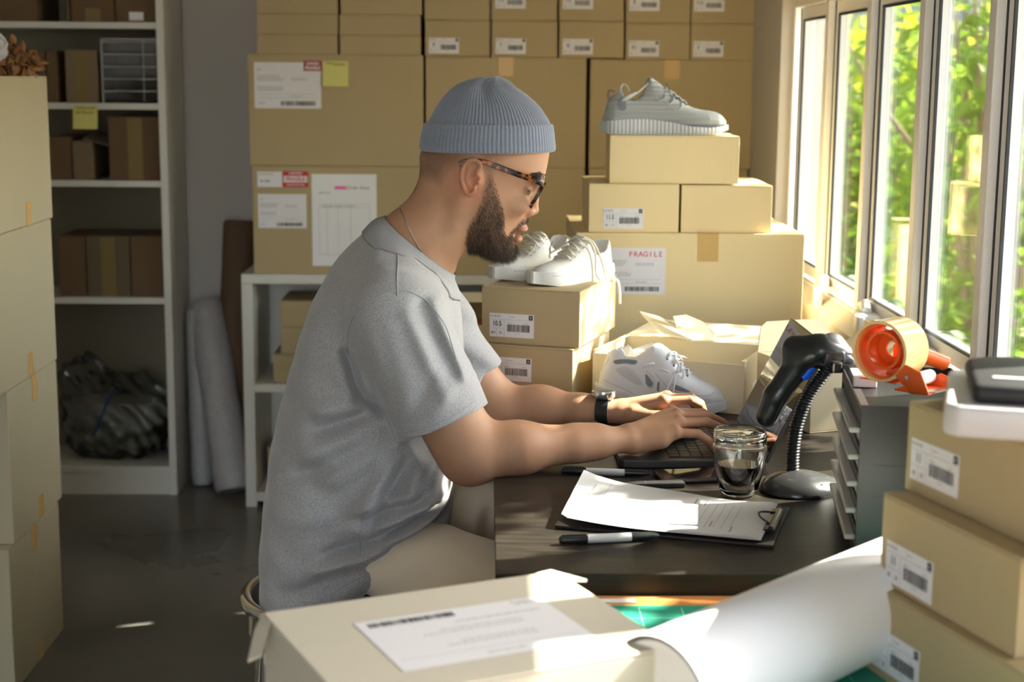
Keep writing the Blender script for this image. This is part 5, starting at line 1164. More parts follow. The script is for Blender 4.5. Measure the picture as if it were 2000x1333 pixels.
GR = [(f_head, (.0, Y0, 1.20), .175, .015), (f_neck, (-.07, Y0, 1.10), .19, .02), (f_ear, (-.02, Y0, 1.213), .112, .0025),
      (lambda P: f_arm(P, S_R, E_R, M_R, W_R, 1), (.05, 2.53, .86), .30, .02), (lambda P: f_arm(P, S_L, E_L, M_L, W_L, -1), (.05, 2.84, .86), .30, .02),
      (f_hr, (.35, 2.62, .785), .15, .012), (f_hl, (.33, 2.83, .79), .13, .012), (f_core, (-.17, Y0, .88), .34, .03)]
def f_body(P):
    c = P.mean(0); r = np.sqrt(((P-c)**2).sum(1)).max(); f = None
    for fn, gc, gr, k in GR:
        if r < .12 and np.linalg.norm(c-np.array(gc)) > gr+r+.03: continue
        g = fn(P); f = g if f is None else smin(f, g, k)
    return f if f is not None else np.full(len(P), .5)
V, Q = biggest(*nets(f_body, (-.42, 2.38, .58), (.47, 3.0, 1.40), .0017))
bme = np_mesh(V, Q, 'body', 1)
co = np.empty(len(bme.vertices)*3, np.float32); bme.vertices.foreach_get('co', co); co = co.reshape(-1, 3)
no = np.empty(len(bme.vertices)*3, np.float32); bme.vertices.foreach_get('normal', no); no = no.reshape(-1, 3)
YN = 2.64
beardP = Poly2([xz(u, v, YN) for u, v in [(949, 336), (962, 338), (970, 356), (975, 378), (983, 405), (986, 428), (985, 448), (990, 462), (998, 452), (1008, 444), (1020, 430), (1040, 428), (1036, 441), (1020, 445), (1008, 455), (1001, 468), (1003, 478), (1012, 482), (1012, 530), (980, 545), (940, 530), (915, 505), (908, 470), (912, 445), (924, 422), (938, 392)]], .0012, .04)
sideP = Poly2([xz(u, v, YN) for u, v in [(815, 280), (1035, 280), (1020, 300), (985, 308), (968, 318), (963, 340), (945, 340), (930, 305), (880, 330), (860, 360), (815, 345)]], .0015, .05)
bd = beardP(co[:, 0], co[:, 2]); inface = (np.abs(co[:, 1]-Y0) < .085) & (co[:, 2] > 1.04) & (co[:, 0] > -.06)
sd = sideP(co[:, 0], co[:, 2])
stub = np.clip(bd/.010, 0, 1)*.68*inface + np.clip(sd/.022+.25, 0, 1)*.55*(co[:, 2] > 1.15)
LPX = [xz(1019, 447.5), xz(1011, 466)]
lip = np.maximum(*[np.exp(-(((co[:, 0]-x-.004)/.013)**2+((co[:, 2]-z)/.0078)**2)**2)*np.clip(1-(np.abs(co[:, 1]-Y0)/.024)**4, 0, 1) for x, z in LPX]); lip *= (co[:, 0] > xz(1004, 450)[0])
stub = np.clip(stub-lip, 0, 1); flush = np.exp(-((co[:, 0]-xz(918, 0)[0])**2+(co[:, 2]-xz(0, 350)[1])**2)/.03**2)*.8 + np.exp(-((co[:, 0]-xz(1042, 0)[0])**2+(co[:, 2]-xz(0, 412)[1])**2)/.015**2)*.3 + (co[:, 0] > .33)*.25
flush = np.where((co[:, 2] > 1.0) | (co[:, 0] > .33), flush, 0)
for nm, arr in (('stubble', stub), ('lip', lip), ('flush', np.clip(flush, 0, 1))):
    at_ = bme.attributes.new(nm, 'FLOAT', 'POINT'); at_.data.foreach_set('value', arr.astype(np.float32))
SKIN = mat('skin', (.45, .25, .16), .52, spec=.3, sub=.12)
def _skin():
    n, l = SKIN.node_tree.nodes, SKIN.node_tree.links; b = n['Principled BSDF']; tc = n.new('ShaderNodeTexCoord'); cur = None
    nz = n.new('ShaderNodeTexNoise'); nz.inputs['Scale'].default_value = 26; nz.inputs['Detail'].default_value = 4; l.new(tc.outputs['Object'], nz.inputs[0])
    m0 = n.new('ShaderNodeMix'); m0.data_type = 'RGBA'; m0.inputs[6].default_value = (.38, .20, .115, 1); m0.inputs[7].default_value = (.48, .27, .165, 1); l.new(nz.outputs['Fac'], m0.inputs[0]); cur = m0
    for nm, c in (('flush', (.50, .19, .12, 1)), ('lip', (.38, .165, .13, 1)), ('stubble', (.085, .055, .04, 1))):
        a = n.new('ShaderNodeAttribute'); a.attribute_name = nm; m = n.new('ShaderNodeMix'); m.data_type = 'RGBA'; l.new(cur.outputs[2], m.inputs[6]); m.inputs[7].default_value = c
        if nm == 'stubble':
            z2 = n.new('ShaderNodeTexNoise'); z2.inputs['Scale'].default_value = 700; l.new(tc.outputs['Object'], z2.inputs[0]); mu = n.new('ShaderNodeMath'); mu.operation = 'MULTIPLY'; ad = n.new('ShaderNodeMath'); ad.operation = 'ADD'; ad.inputs[1].default_value = .45
            l.new(z2.outputs['Fac'], ad.inputs[0]); l.new(ad.outputs[0], mu.inputs[0]); l.new(a.outputs['Fac'], mu.inputs[1]); l.new(mu.outputs[0], m.inputs[0])
        else: l.new(a.outputs['Fac'], m.inputs[0])
        cur = m
    l.new(cur.outputs[2], b.inputs['Base Color']); v = n.new('ShaderNodeTexNoise'); v.inputs['Scale'].default_value = 420; v.inputs['Detail'].default_value = 2; l.new(tc.outputs['Object'], v.inputs[0])
    bp = n.new('ShaderNodeBump'); bp.inputs['Strength'].default_value = .18; bp.inputs['Distance'].default_value = .0006; l.new(v.outputs['Fac'], bp.inputs['Height']); l.new(bp.outputs[0], b.inputs['Normal'])
_skin(); BODY = obj('body', bme, SKIN, MAN)
# eyes
for s in (-1, 1):
    x, z = xz(1021, 369); e = obj('eye', MB().lathe([(.0001, -.0122)]+[(.0122*math.cos(a), .0122*math.sin(a)) for a in np.linspace(-1.45, 1.45, 16)]+[(.0001, .0122)], 24), mat('eye_white', (.75, .72, .68), .15), MAN, loc=(x-.0012, Y0+s*.032, z-.0004), rot=(0, PI/2+.35, 0), smooth=True)
    obj('iris', MB().lathe([(.0001, .01255), (.0028, .0124), (.0055, .0115), (.0058, .0109)], 20, cap=False), mat('iris_dark', (.02, .012, .008), .05, coat=1), e, smooth=True)
# hair strands
def strands(name, roots, nrm, flow, lo, hi, wid, m, jit=.35, curve=.5, seed=1, parent=MAN):
    R = np.random.default_rng(seed); n = len(roots); L = R.uniform(lo, hi, n) if not hasattr(lo, 'shape') else lo*R.uniform(.6, 1.15, n)
    d0 = nrm*curve+flow+R.normal(0, jit, (n, 3)); d0 /= np.linalg.norm(d0, axis=1)[:, None]; d1 = d0+flow*.5-np.array((0, 0, .25)); d1 /= np.linalg.norm(d1, axis=1)[:, None]
    a = np.cross(d0, R.normal(0, 1, (n, 3))); a /= np.linalg.norm(a, axis=1)[:, None]; b = np.cross(d0, a); V = []; 
    P0 = roots-nrm*.0006; P1 = P0+d0*(L*.5)[:, None]; P2 = P1+d1*(L*.5)[:, None]
    rows = [P0+a*wid, P0-a*.5*wid+b*.87*wid, P0-a*.5*wid-b*.87*wid, P1+a*wid*.8, P1-a*.4*wid+b*.7*wid, P1-a*.4*wid-b*.7*wid, P2]
    Vt = np.stack(rows, 1).reshape(-1, 3); k = (np.arange(n)*7)[:, None]
    q = [(0, 1, 4, 3), (1, 2, 5, 4), (2, 0, 3, 5)]; t3 = [(3, 4, 6), (4, 5, 6), (5, 3, 6)]
    me = bpy.data.meshes.new(name); me.from_pydata(Vt.tolist(), [], sum([(k+np.array(x)).tolist() for x in q], [])+sum([(k+np.array(x)).tolist() for x in t3], [])); me.update()
    return obj(name, me, m, parent)
HAIR = mat('dark_hair', (.040, .026, .018), .55, spec=.35)
def pick(mask, n, seed=3):
    R = np.random.default_rng(seed); i = np.where(mask)[0]; i = R.choice(i, n, replace=len(i) < n); return co[i]+R.uniform(-.0008, .0008, (n, 3)), no[i], i
m_ = (bd > .0006) & inface & (lip < .25); rts, nn, ii = pick(m_, 9000)
fl = np.zeros_like(nn); fl[:, 2] = -.75; fl[:, 0] = np.clip((rts[:, 0]+.03)*6, -.15, .45)
zt_ = xz(0, 345)[1]; zb_ = xz(0, 500)[1]; tt = np.clip((zt_-rts[:, 2])/(zt_-zb_), 0, 1); front = rts[:, 0] > xz(1002, 0)[0]
Ls = .004+.0095*np.clip(tt*1.25, 0, 1); Ls = np.where(front & (rts[:, 2] > xz(0, 470)[1]), .006, Ls); Ls *= np.clip(bd[ii]/.006+.35, .35, 1)
beard = strands('beard', rts, nn, fl, Ls, None, .00021, HAIR, .30, .42, 4)
x, z = xz(0, 0); browP = Poly2([xz(u, v, 2.655) for u, v in [(1024, 347), (1040, 338), (1056, 336), (1068, 344), (1068, 354), (1052, 348), (1036, 349)]], .001, .03)
rts, nn, _ = pick((browP(co[:, 0], co[:, 2]) > 0) & (np.abs(co[:, 1]-Y0) < .06) & (np.abs(co[:, 1]-Y0) > .008), 2200, 5); fl = np.zeros_like(nn); fl[:, 0] = -.5; fl[:, 1] = np.sign(rts[:, 1]-Y0)*.5; fl[:, 2] = .15
strands('eyebrows', rts, nn, fl, .004, .008, .00028, HAIR, .2, .25, 6)
rts, nn, _ = pick((np.hypot(co[:, 0]-xz(1031, 0)[0], co[:, 2]-xz(0, 364)[1]) < .005) & (np.abs(co[:, 1]-Y0) > .015) & (np.abs(co[:, 1]-Y0) < .05), 160, 8); fl = np.zeros_like(nn); fl[:, 0] = .8; fl[:, 2] = -.15
strands('eyelashes', rts, nn, fl, .004, .007, .00016, HAIR, .12, .2, 7)
m_ = (sd > .001) & (co[:, 2] > xz(0, 350)[1]) & (co[:, 2] < xz(0, 296, 2.6)[1]+.01) & (np.abs(co[:, 1]-Y0) < .09); rts, nn, _ = pick(m_, 7000, 12); fl = np.zeros_like(nn); fl[:, 2] = -.8
strands('cropped_hair', rts, nn, fl, .0012, .0025, .00012, mat('cropped_hair', (.05, .035, .027), .6), .3, .35, 9)
# forearm hair is left to the skin texture; finger nails
NAIL = mat('finger_nail', (.66, .42, .33), .25, spec=.5)
for mc, (a, b, c) in list(zip(R_mcp, R_f))+list(zip(L_mcp, L_f)):
    d = (c-b).normalized(); up = (Vector((0, 0, 1))-d*d.z).normalized(); sx = d.cross(up); ctr = c+up*.0056-d*.0005; M = Matrix(((d.x, sx.x, up.x, ctr.x), (d.y, sx.y, up.y, ctr.y), (d.z, sx.z, up.z, ctr.z), (0, 0, 0, 1)))
    k = MB(); rows = []
    for i in range(6): rows.append([M@Vector((-.0055+.011*i/5, .0052*math.sin(t_)*(1 if i < 5 else .8), .0011*math.cos(t_)-.0006)) for t_ in np.linspace(-1.2, 1.2, 7)])
    obj('finger_nail', k.loft(rows, False, closed=False), NAIL, MAN, smooth=True)

# ---- t-shirt
TEE = mat('heather_grey_jersey', (.50, .505, .53), .85, spec=.2, sheen=.3)
def _tee():
    n, l = TEE.node_tree.nodes, TEE.node_tree.links; b = n['Principled BSDF']; tc = n.new('ShaderNodeTexCoord'); a = n.new('ShaderNodeTexNoise'); a.inputs['Scale'].default_value = 560; a.inputs['Detail'].default_value = 3; a.inputs['Roughness'].default_value = .75
    mp = n.new('ShaderNodeMapping'); mp.inputs['Scale'].default_value = (.55, 1, 1.2); l.new(tc.outputs['Object'], mp.inputs[0]); l.new(mp.outputs[0], a.inputs[0]); r = n.new('ShaderNodeValToRGB'); r.color_ramp.elements[0].position = .36; r.color_ramp.elements[0].color = (.25, .245, .25, 1); r.color_ramp.elements[1].position = .58; r.color_ramp.elements[1].color = (.40, .395, .40, 1)
    l.new(a.outputs['Fac'], r.inputs[0]); l.new(r.outputs[0], b.inputs['Base Color']); bp = n.new('ShaderNodeBump'); bp.inputs['Strength'].default_value = .25; bp.inputs['Distance'].default_value = .0005; l.new(a.outputs['Fac'], bp.inputs['Height']); l.new(bp.outputs[0], b.inputs['Normal'])
_tee()
torsoP = Poly2(spline([xz(*q) for q in [(744, 430), (705, 460), (663, 500), (628, 556), (601, 620), (575, 700), (553, 780), (536, 860), (526, 950), (520, 1030), (520, 1100), (525, 1168), (552, 1190), (600, 1182), (660, 1158), (740, 1112), (810, 1068), (858, 1030), (882, 1000), (881, 960), (884, 915), (897, 850), (905, 760), (906, 680), (900, 610), (888, 560), (850, 520), (800, 470)]], 4), .002, .10)
def g2(X, Z, a, b, w):
    e = (b[0]-a[0], b[1]-a[1]); L2 = e[0]**2+e[1]**2; t = np.clip(((X-a[0])*e[0]+(Z-a[1])*e[1])/L2, 0, 1)
    return np.exp(-((X-a[0]-t*e[0])**2+(Z-a[1]-t*e[1])**2)/w**2)*(.45+.55*np.sin(np.clip(t*.85+.1, 0, 1)*PI))
def sp(u, v): return xz(u, v, 2.53)
FOLDS = [((874, 990), (700, 1072), .008, .011), ((868, 1008), (720, 1098), -.006, .009), ((872, 1016), (740, 1085), .003, .010), ((860, 968), (745, 1012), .009, .013), ((850, 985), (760, 1030), -.008, .009), ((845, 945), (690, 985), .005, .016),
         ((790, 985), (640, 1010), -.004, .016), ((760, 1040), (640, 1068), -.007, .012), ((750, 1058), (620, 1100), .006, .014), ((700, 1010), (560, 1000), .004, .022), ((690, 1110), (560, 1150), -.004, .018),
         ((675, 690), (705, 775), -.012, .011), ((705, 775), (752, 800), -.010, .012), ((690, 790), (590, 800), .006, .022), ((735, 830), (600, 880), .007, .024), ((730, 800), (620, 842), -.006, .014), ((760, 862), (650, 930), .006, .022), ((770, 900), (700, 1010), .007, .022),
         ((790, 900), (735, 1000), -.006, .014), ((835, 890), (800, 960), .007, .016), ((868, 900), (835, 985), .005, .013), ((610, 620), (590, 740), .003, .03), ((560, 900), (640, 960), -.003, .025), ((640, 905), (560, 935), -.004, .016)]
FOLDS_S = [((795, 615), (868, 770), .005, .013), ((820, 600), (890, 740), -.006, .011), ((848, 600), (910, 740), .006, .010), ((868, 620), (918, 735), -.005, .008), ((760, 640), (800, 800), .003, .02), ((850, 720), (790, 835), -.0035, .014), ((905, 730), (850, 800), .0035, .012), ((720, 640), (745, 740), .003, .016)]
HEM_R = near(860, 829, 2.492); AX_R = (HEM_R-near(770, 622, 2.515)).normalized()
HEM_L = near(900, 764, 2.868); AX_L = (near(932, 803, 2.868)-near(900, 764, 2.868)).normalized()
def sleeve(P, S, H, AX, r0, r1):
    f = cone(P, S, H+AX*.06, r0, r1); f = smin(f, cone(P, S+Vector((.03, 0, -.01)), H+AX*.06+Vector((.012, 0, .004)), r0*.9, r1*.93), .03)
    return np.maximum(f, (P-V3(H))@V3(AX))
def f_tee(P):
    X, Y, Z = P[:, 0], P[:, 1], P[:, 2]
    W = np.interp(Z, [.5, .62, .72, .80, .9, 1.0, 1.06, 1.12], [.212, .208, .196, .178, .180, .185, .165, .105])
    d = torsoP(X, Z); q = np.clip(.135-d, 0, None)/.135; pe = np.interp(Z, [.55, .68, .85], [4.0, 3.0, 2.2]); f = (((q**pe+(np.abs(Y-Y0)/W)**pe)**(1/pe))-1)*.135
    S = P.copy(); S[:, 1] = Y0-np.abs(Y-Y0)
    f = smin(f, cone(S, tuple(near(795, 512, 2.66)), tuple(near(777, 592, 2.548)), .052, .060), .05)
    nearw = 1/(1+np.exp((Y-(Y0-.02))/.02)); ds = np.zeros(len(P)); dt = np.zeros(len(P))
    for a, b, A, w in FOLDS: dt += 2.3*A*g2(X, Z, sp(*a), sp(*b), w*.85)
    for a, b, A, w in FOLDS_S: ds += 1.9*A*g2(X, Z, xz(*a, 2.44), xz(*b, 2.44), w)
    for a, b, A, w in (((893, 560), (915, 650), .004, .007), ((903, 575), (935, 690), -.004, .007), ((878, 585), (890, 680), -.004, .008)): dt += A*g2(X, Z, xz(*a, 2.62), xz(*b, 2.62), w)
    dt += .0018*np.sin(X*61+Z*37)*np.sin(Z*43-Y*29)
    f = f-dt*(nearw*.9+.1)
    dS = np.linalg.norm(P.mean(0)-V3(S_R)) < .35 or len(P) > 6000
    sl = sleeve(P, near(768, 618, 2.520), HEM_R, AX_R, .073, .074)-ds; ib = cone(P, HEM_R-AX_R*.07, HEM_R+AX_R*.02, .058, .0700)
    f = smin(f, sl, .022); f = np.maximum(f, -np.maximum(ib, -(P-V3(HEM_R-AX_R*.06))@V3(AX_R)))
    s2 = sleeve(P, S_L+Vector((.01, .0, .0)), HEM_L, AX_L, .070, .070); s2 = s2-.004*np.sin(Z*95+X*60); ib = cone(P, HEM_L-AX_L*.07, HEM_L+AX_L*.02, .052, .064)
    f = smin(f, s2, .022); f = np.maximum(f, -np.maximum(ib, -(P-V3(HEM_L-AX_L*.06))@V3(AX_L)))
    # cut off the neck opening above the collar plane
    return np.maximum(f, ((P-CP)@CN))
cB, cF = near(741, 432, Y0), near(884, 546, Y0); cc = (cB+cF)/2; cA = (cF-cB)/2; nrm_c = cA.cross(Vector((0, 1, 0))).normalized(); nrm_c = nrm_c if nrm_c.z > 0 else -nrm_c
CP, CN = V3(cc+nrm_c*.000), V3(nrm_c)
V, Q = biggest(*nets(f_tee, (-.46, 2.38, .46), (.10, 3.0, 1.17), .0028)); TS = obj('t_shirt', np_mesh(V, Q, 't_shirt', 1), TEE, MAN)
# collar band: a ribbon following the neck opening, leaning on the neck
from mathutils.bvhtree import BVHTree
tb = BVHTree.FromPolygons([tuple(v) for v in V], [tuple(q) for q in Q])
def ringpt(t, k, up): return cc+cA*(math.cos(t)*(1+k))+Vector((0, 1, 0))*(.083*(1+k)*math.sin(t))+nrm_c*up
def hug(p, off): h = tb.find_nearest(p); return h[0]+h[1]*off
rings = []; N = 96
for i in range(N+1):
    t_ = 2*PI*i/N; e0 = hug(ringpt(t_, .02, .004), .0035); i0 = e0+(ringpt(t_, -.05, .004)-e0)*.35+nrm_c*.009
    rw = [e0+(i0-e0)*.5-nrm_c*.010, i0-nrm_c*.004, i0, e0+(i0-e0)*.4+nrm_c*.003]+[hug(ringpt(t_, k_, -u_), o_) for k_, u_, o_ in ((.06, .004, .0042), (.12, .011, .0042), (.19, .021, .0040), (.255, .032, .0034), (.27, .034, .0004))]
    rings.append(rw)
rings[-1] = rings[0]
obj('collar', MB().loft(rings, False), mat('heather_rib', (.33, .33, .335), .85, bump=('noise', 500, .3, .0006), var=.1, varscale=400), TS, smooth=True)
# seams: fine piping laid on the shirt surface
def seam(pts, y, r=.0009, name='seam', off=.0001):
    P_ = []
    for q in opens([xz(u, v, y) for u, v in pts], 10):
        h = tb.ray_cast(Vector((q[0], 2.2, q[1])), Vector((0, 1, 0)))
        if h[0] is not None and h[0].y < Y0+.05: P_.append(h[0]+h[1]*off*(1 if h[1].y < 0 else -1))
    if len(P_) > 3: obj(name, MB().tube(P_, r, 6), MATS['heather_rib'], TS, smooth=True)
seam([(765, 462), (776, 500), (783, 562)], 2.56, .0013); seam([(676, 700), (680, 650), (700, 605), (740, 575), (785, 562), (830, 580), (868, 625), (892, 690)], 2.50, .0013)
seam([(790, 850), (850, 826), (930, 788)], 2.43, .0007, 'hem_stitch'); seam([(783, 862), (850, 838), (935, 798)], 2.43, .0012, 'hem_stitch')
seam([(745, 835), (735, 900), (712, 1000), (705, 1050), (720, 1100), (728, 1128)], 2.52, .0008); seam([(540, 1160), (590, 1162), (650, 1138), (720, 1098), (800, 1052), (862, 1004)], 2.56, .0008, 'hem_stitch')

# ---- trousers
CREAM = mat('cream_cotton', (.84, .72, .56), .8, spec=.2, bump=('noise', 900, .15, .0003), sheen=.2)
def f_tr(P):
    X, Y, Z = P[:, 0], P[:, 1], P[:, 2]
    f = ellip(P, (-.27, Y0, .59), (.125, .160, .085)); f = smin(f, cone(P, (-.22, 2.60, .578), (.09, 2.42, .535), .076, .078), .05); f = smin(f, cone(P, (-.22, 2.78, .580), (.13, 2.93, .535), .076, .075), .05)
    f = smin(f, cone(P, (.09, 2.42, .535), (.10, 2.46, .10), .072, .056), .03); f = smin(f, cone(P, (.13, 2.93, .535), (.17, 2.93, .10), .072, .056), .03)
    for a, b, A, w, y in (((890, 1030), (960, 1110), -.010, .012, 2.60), ((930, 985), (915, 1080), .009, .012, 2.85), ((955, 990), (935, 1090), -.009, .009, 2.85), ((905, 985), (900, 1040), -.007, .010, 2.85), ((880, 1040), (760, 1090), .006, .02, 2.52), ((900, 1080), (800, 1130), -.006, .016, 2.50), ((740, 1120), (620, 1150), .005, .02, 2.5)):
        f = f-A*g2(X, Z, xz(*a, y), xz(*b, y), w)*np.exp(-((Y-y)/.12)**2)
    f = f-.004*np.sin(Z*70+Y*40+X*15)*(Z < .45)
    return np.maximum(np.maximum(f, .075-Z), .5005-Z-(X > -.075)*1.0 - (np.abs(Y-Y0) > .20)*1.0)
V, Q = nets(f_tr, (-.46, 2.28, .06), (.28, 3.06, .74), .004); TR = obj('trousers', np_mesh(V, Q, 'trousers', 1), CREAM, MAN)
# plain white shoes of the man, toes forward under the desk
for fx, fy in ((.14, 2.46), (.21, 2.93)):
    def fs(P):
        f = cone(P, (fx-.05, fy, .045), (fx+.13, fy, .030), .042, .036); f = smin(f, cone(P, (fx-.04, fy, .05), (fx-.035, fy, .10), .043, .040), .03); return np.maximum(f, .0005-P[:, 2])
    sh = obj('shoe', np_mesh(*nets(fs, (fx-.12, fy-.07, -.01), (fx+.19, fy+.07, .16), .004), 'shoe', 1), mat('white_leather', (.75, .74, .72), .5), MAN)
    b = MB().prism([(fx-.09+.0, fy-.02), (fx-.07, fy-.043), (fx+.12, fy-.042), (fx+.165, fy-.02), (fx+.165, fy+.02), (fx+.12, fy+.042), (fx-.07, fy+.043), (fx-.09, fy+.02)], .0005, .022); obj('sole', b, MATS['white_leather'], sh, bevel=.004)

# ---- beanie
WOOL = mat('grey_blue_wool', (.20, .225, .285), .95, spec=.1, sheen=.6, bump=('wave_z', 120, .22, .0006))
NR = 100
def hatring(v, ub, uf, grow=0, rib=.0013, fold=0, wy=.80, ph=0):
    xb, z = xz(ub, v); xf, _ = xz(uf, v); xc, a = (xb+xf)/2, (xf-xb)/2+grow; b = a*wy+grow*.2; R_ = []
    for k in range(NR*6):
        t_ = 2*PI*k/(NR*6); c = abs(math.sin(NR*t_/2+ph)); dr = rib*(c**.7-.6)
        if fold:
            for tc_ in (-1.62, .55, 2.55): 
                dd_ = (t_-tc_+PI) % (2*PI)-PI; dr -= fold*math.exp(-(dd_/.16)**2); dr += fold*.45*math.exp(-((abs(dd_)-.42)/.22)**2)
        ex = 2.15; ct, st_ = math.cos(t_), math.sin(t_); rr_ = 1/((abs(ct)**ex+abs(st_)**ex)**(1/ex))
        R_.append((xc+(a+dr)*ct*rr_, Y0+(b+dr)*st_*rr_, z))
    return R_
lv = [(270, 830, 1074, 0), (246, 834, 1074, 0), (235, 838, 1072, 0), (221, 846, 1063, .001), (205, 855.5, 1051, .002), (190, 867, 1034, .004), (178, 879, 1017, .006), (169, 890, 1003, .008), (162, 902, 995, .009), (156.5, 916, 988, .009), (152.5, 932, 982, .007), (150, 948, 977, .004), (149, 956, 972, .001)]
pv = opens([(a, b, c, d) for a, b, c, d in lv], 6); rings = [hatring(v, b, f, 0, .0020*min(1, (f-b)/120), max(fo, 0), .80+.02*(i/len(pv))) for i, (v, b, f, fo) in enumerate(pv)]
hat = thing('beanie', None, None, (0, 0, 0)); hat.parent = MAN
obj('crown', MB().loft(rings, True), WOOL, hat, smooth=True)
cf = [(262, 832, 1074, 0), (243, 834, 1073, 0), (240.5, 832, 1075, 0), (241, 829, 1078, 0), (246, 826.5, 1080.5, 0), (258, 824, 1082, 0), (272, 821, 1083.5, 0), (284, 819.5, 1084.5, 0), (290, 820, 1084.5, 0), (293.5, 823, 1082, 0), (294, 827, 1078, 0), (290, 830, 1075, 0), (272, 832, 1074, 0)]
pv = opens(cf, 4); obj('cuff', MB().loft([hatring(v, b, f, 0, .0016, 0, .815, .6) for v, b, f, _ in pv], False), WOOL, hat, smooth=True)
# ---- glasses
TORT = mat('tortoiseshell', (.06, .015, .006), .25, spec=.4)
def _t():
    n, l = TORT.node_tree.nodes, TORT.node_tree.links; b = n['Principled BSDF']; tc = n.new('ShaderNodeTexCoord'); a = n.new('ShaderNodeTexNoise'); a.inputs['Scale'].default_value = 95; a.inputs['Detail'].default_value = 2; r = n.new('ShaderNodeValToRGB')
    r.color_ramp.elements[0].position = .50; r.color_ramp.elements[0].color = (.010, .004, .003, 1); r.color_ramp.elements[1].position = .66; r.color_ramp.elements[1].color = (.42, .10, .012, 1); l.new(tc.outputs['Object'], a.inputs[0]); l.new(a.outputs['Fac'], r.inputs[0]); l.new(r.outputs[0], b.inputs['Base Color'])
_t(); G = thing('eyeglasses', None, None, (0, 0, 0)); G.parent = MAN
gu = (Vector((*xz(1063, 353), 0))-Vector((*xz(1034, 403), 0))); gup = Vector((gu.x, 0, gu.y)).normalized(); gc = xz(1049.5, 378.5); hh = gu.length/2
for s in (-1, 1):
    yc = Y0+s*.0335; pts = []; inner_ = []
    for k in range(48):
        t_ = 2*PI*k/48; c, s_ = math.cos(t_), math.sin(t_); r_ = 1/((abs(c)**3+abs(s_)**3)**(1/3)); yy = .0255*c*r_; uu = (hh-.002)*s_*r_; pts.append(Vector((gc[0], yc+yy*(1+.06*s_), gc[1]))+gup*uu-Vector((.10*abs(yc+yy-Y0)**1.5, 0, 0)))
    rim = MB(); nr_ = []
    for k in range(49):
        p = pts[k % 48]; o = (p-Vector((gc[0], yc, gc[1]))).normalized(); fwd = gup.cross(Vector((0, 1, 0))).normalized(); nr_.append([p+o*a+fwd*b for a, b in ((.0022, .002), (-.0020, .002), (-.0020, -.002), (.0022, -.002))])
    rim.loft(nr_, False); rm = obj('rim', rim, TORT, G, bevel=0)
    obj('lens', MB().add([tuple(p) for p in pts], [tuple(range(48))]), glassy('lens_glass', (.93, .95, .94), .5), rm) if s < 0 else obj('lens', MB().add([tuple(p) for p in pts], [tuple(range(48))]), MATS['lens_glass'], rm)
    yt = [s*.0615, s*.0735, s*.0775, s*.0775, s*.079]
    if s < 0:
        tp = [near(1061, 358, Y0+yt[0]), near(1050, 354, Y0+yt[1]), near(1000, 336.5, Y0+yt[2]), near(946, 316.5, Y0+yt[3]), near(915, 315, Y0-.0805), near(897, 321, Y0-.0795)]
        TPW = [Vector((p.x, 2*Y0-p.y, p.z)) for p in tp]
    else: tp = TPW
    q = [Vector(v) for v in opens([tuple(p) for p in tp], 6)]; n_ = len(q); rs = [.0022]*n_
    tb_ = MB(); rr_ = []
    for i, p in enumerate(q):
        tg = (q[min(i+1, n_-1)]-q[max(i-1, 0)]).normalized(); a = (Vector((0, 0, 1))-tg*tg.z).normalized(); b = tg.cross(a); hgt = .0062-.0022*min(1, i/(n_*.6)); hgt = hgt if i < n_*.8 else .0042
        rr_.append([p+a*x_*hgt+b*y_*.0019 for x_, y_ in ((1, .6), (.8, 1), (-.8, 1), (-1, .6), (-1, -.6), (-.8, -1), (.8, -1), (1, -.6))])
    obj('temple', tb_.loft(rr_, True), TORT, G, smooth='auto')
obj('bridge', MB().tube([Vector((gc[0], Y0-.009, gc[1]))+gup*.010, Vector((gc[0]+.002, Y0, gc[1]))+gup*.014, Vector((gc[0], Y0+.009, gc[1]))+gup*.010], .0024, 8), TORT, G, smooth=True)
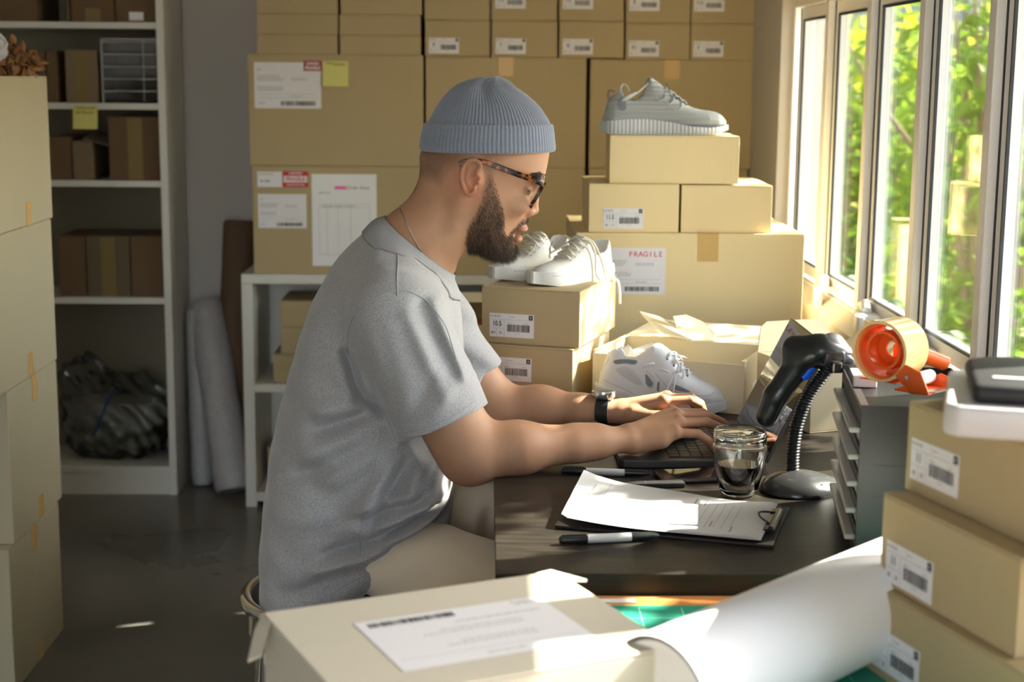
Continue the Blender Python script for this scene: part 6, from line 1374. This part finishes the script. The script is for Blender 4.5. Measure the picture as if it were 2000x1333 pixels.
# ---- necklace
NK = []
for i in range(61):
    t_ = 2*PI*i/60; c = cc+nrm_c*.030; NK.append(c+(near(895, 524, Y0)-near(779, 404, Y0))/2*math.cos(t_)*.98+Vector((0, 1, 0))*(.0655*math.sin(t_)))
bb = BVHTree.FromPolygons([tuple(v) for v in co], [tuple(p.vertices) for p in bme.polygons])
chainp = opens([tuple(near(*q)) for q in ((779, 405, Y0-.022), (786, 420, Y0-.045), (797, 445, Y0-.062), (812, 472, Y0-.072), (823, 490, Y0-.076), (836, 508, Y0-.080))], 8); PP = []
for p in chainp:
    h = bb.find_nearest(Vector(p)); PP.append(h[0]+h[1]*.0008)
Q_ = np.array([tuple(p) for p in PP]); s_ = np.concatenate([[0], np.cumsum(np.sqrt(((Q_[1:]-Q_[:-1])**2).sum(1)))]); ss = np.linspace(0, s_[-1], 260); Qf = np.stack([np.interp(ss, s_, Q_[:, i]) for i in range(3)], 1)
obj('necklace', MB().tube(Qf, [.0006+.0006*abs(math.sin(x*PI/.0026)) for x in ss], 6), mat('dull_silver', (.45, .40, .38), .25, metal=1), MAN, smooth=True)
# ---- watch on the far wrist
wc = near(1180, 803, 2.818); wd = (W_L-M_L).normalized(); wu = (Vector((0, 0, 1))-wd*wd.z).normalized(); ws = wd.cross(wu); wt = thing('wristwatch', None, None, (0, 0, 0)); wt.parent = MAN
b = MB(); rr_ = []
for i in range(49):
    t_ = 2*PI*i/48; o = wu*math.sin(t_)*.0272+ws*math.cos(t_)*.0345; n_ = (wu*math.sin(t_)+ws*math.cos(t_)).normalized(); rr_.append([wc+o+n_*q+wd*x for x, q in ((-.0118, 0), (-.0118, .0022), (.0118, .0022), (.0118, 0))])
obj('strap', b.loft(rr_, False), mat('black_rubber', (.012, .012, .012), .5), wt, smooth='auto')
hc = wc+wu*.0300+ws*.006; M = Matrix(((wd.x, ws.x, wu.x, hc.x), (wd.y, ws.y, wu.y, hc.y), (wd.z, ws.z, wu.z, hc.z), (0, 0, 0, 1)))@Matrix.Rotation(.12, 4, 'X')
obj('case', MB().lathe([(.002, -.006), (.017, -.006), (.0215, -.002), (.023, .003), (.0225, .0080), (.0205, .0095), (.002, .0095)], 40), STEELM, wt, M=M, smooth='auto'); obj('dial', MB().lathe([(.001, .0097), (.0190, .0097)], 32), BLACKPL, wt, M=M)
obj('crown', MB().tube([(0, -.0215, .004), (0, -.0245, .004)], .0025, 12), STEELM, wt, M=M); obj('lug', MB().box((-.012, -.021, -.002), (-.009, .021, .003)).box((.009, -.021, -.002), (.012, .021, .003)), STEELM, wt, M=M, bevel=.001)
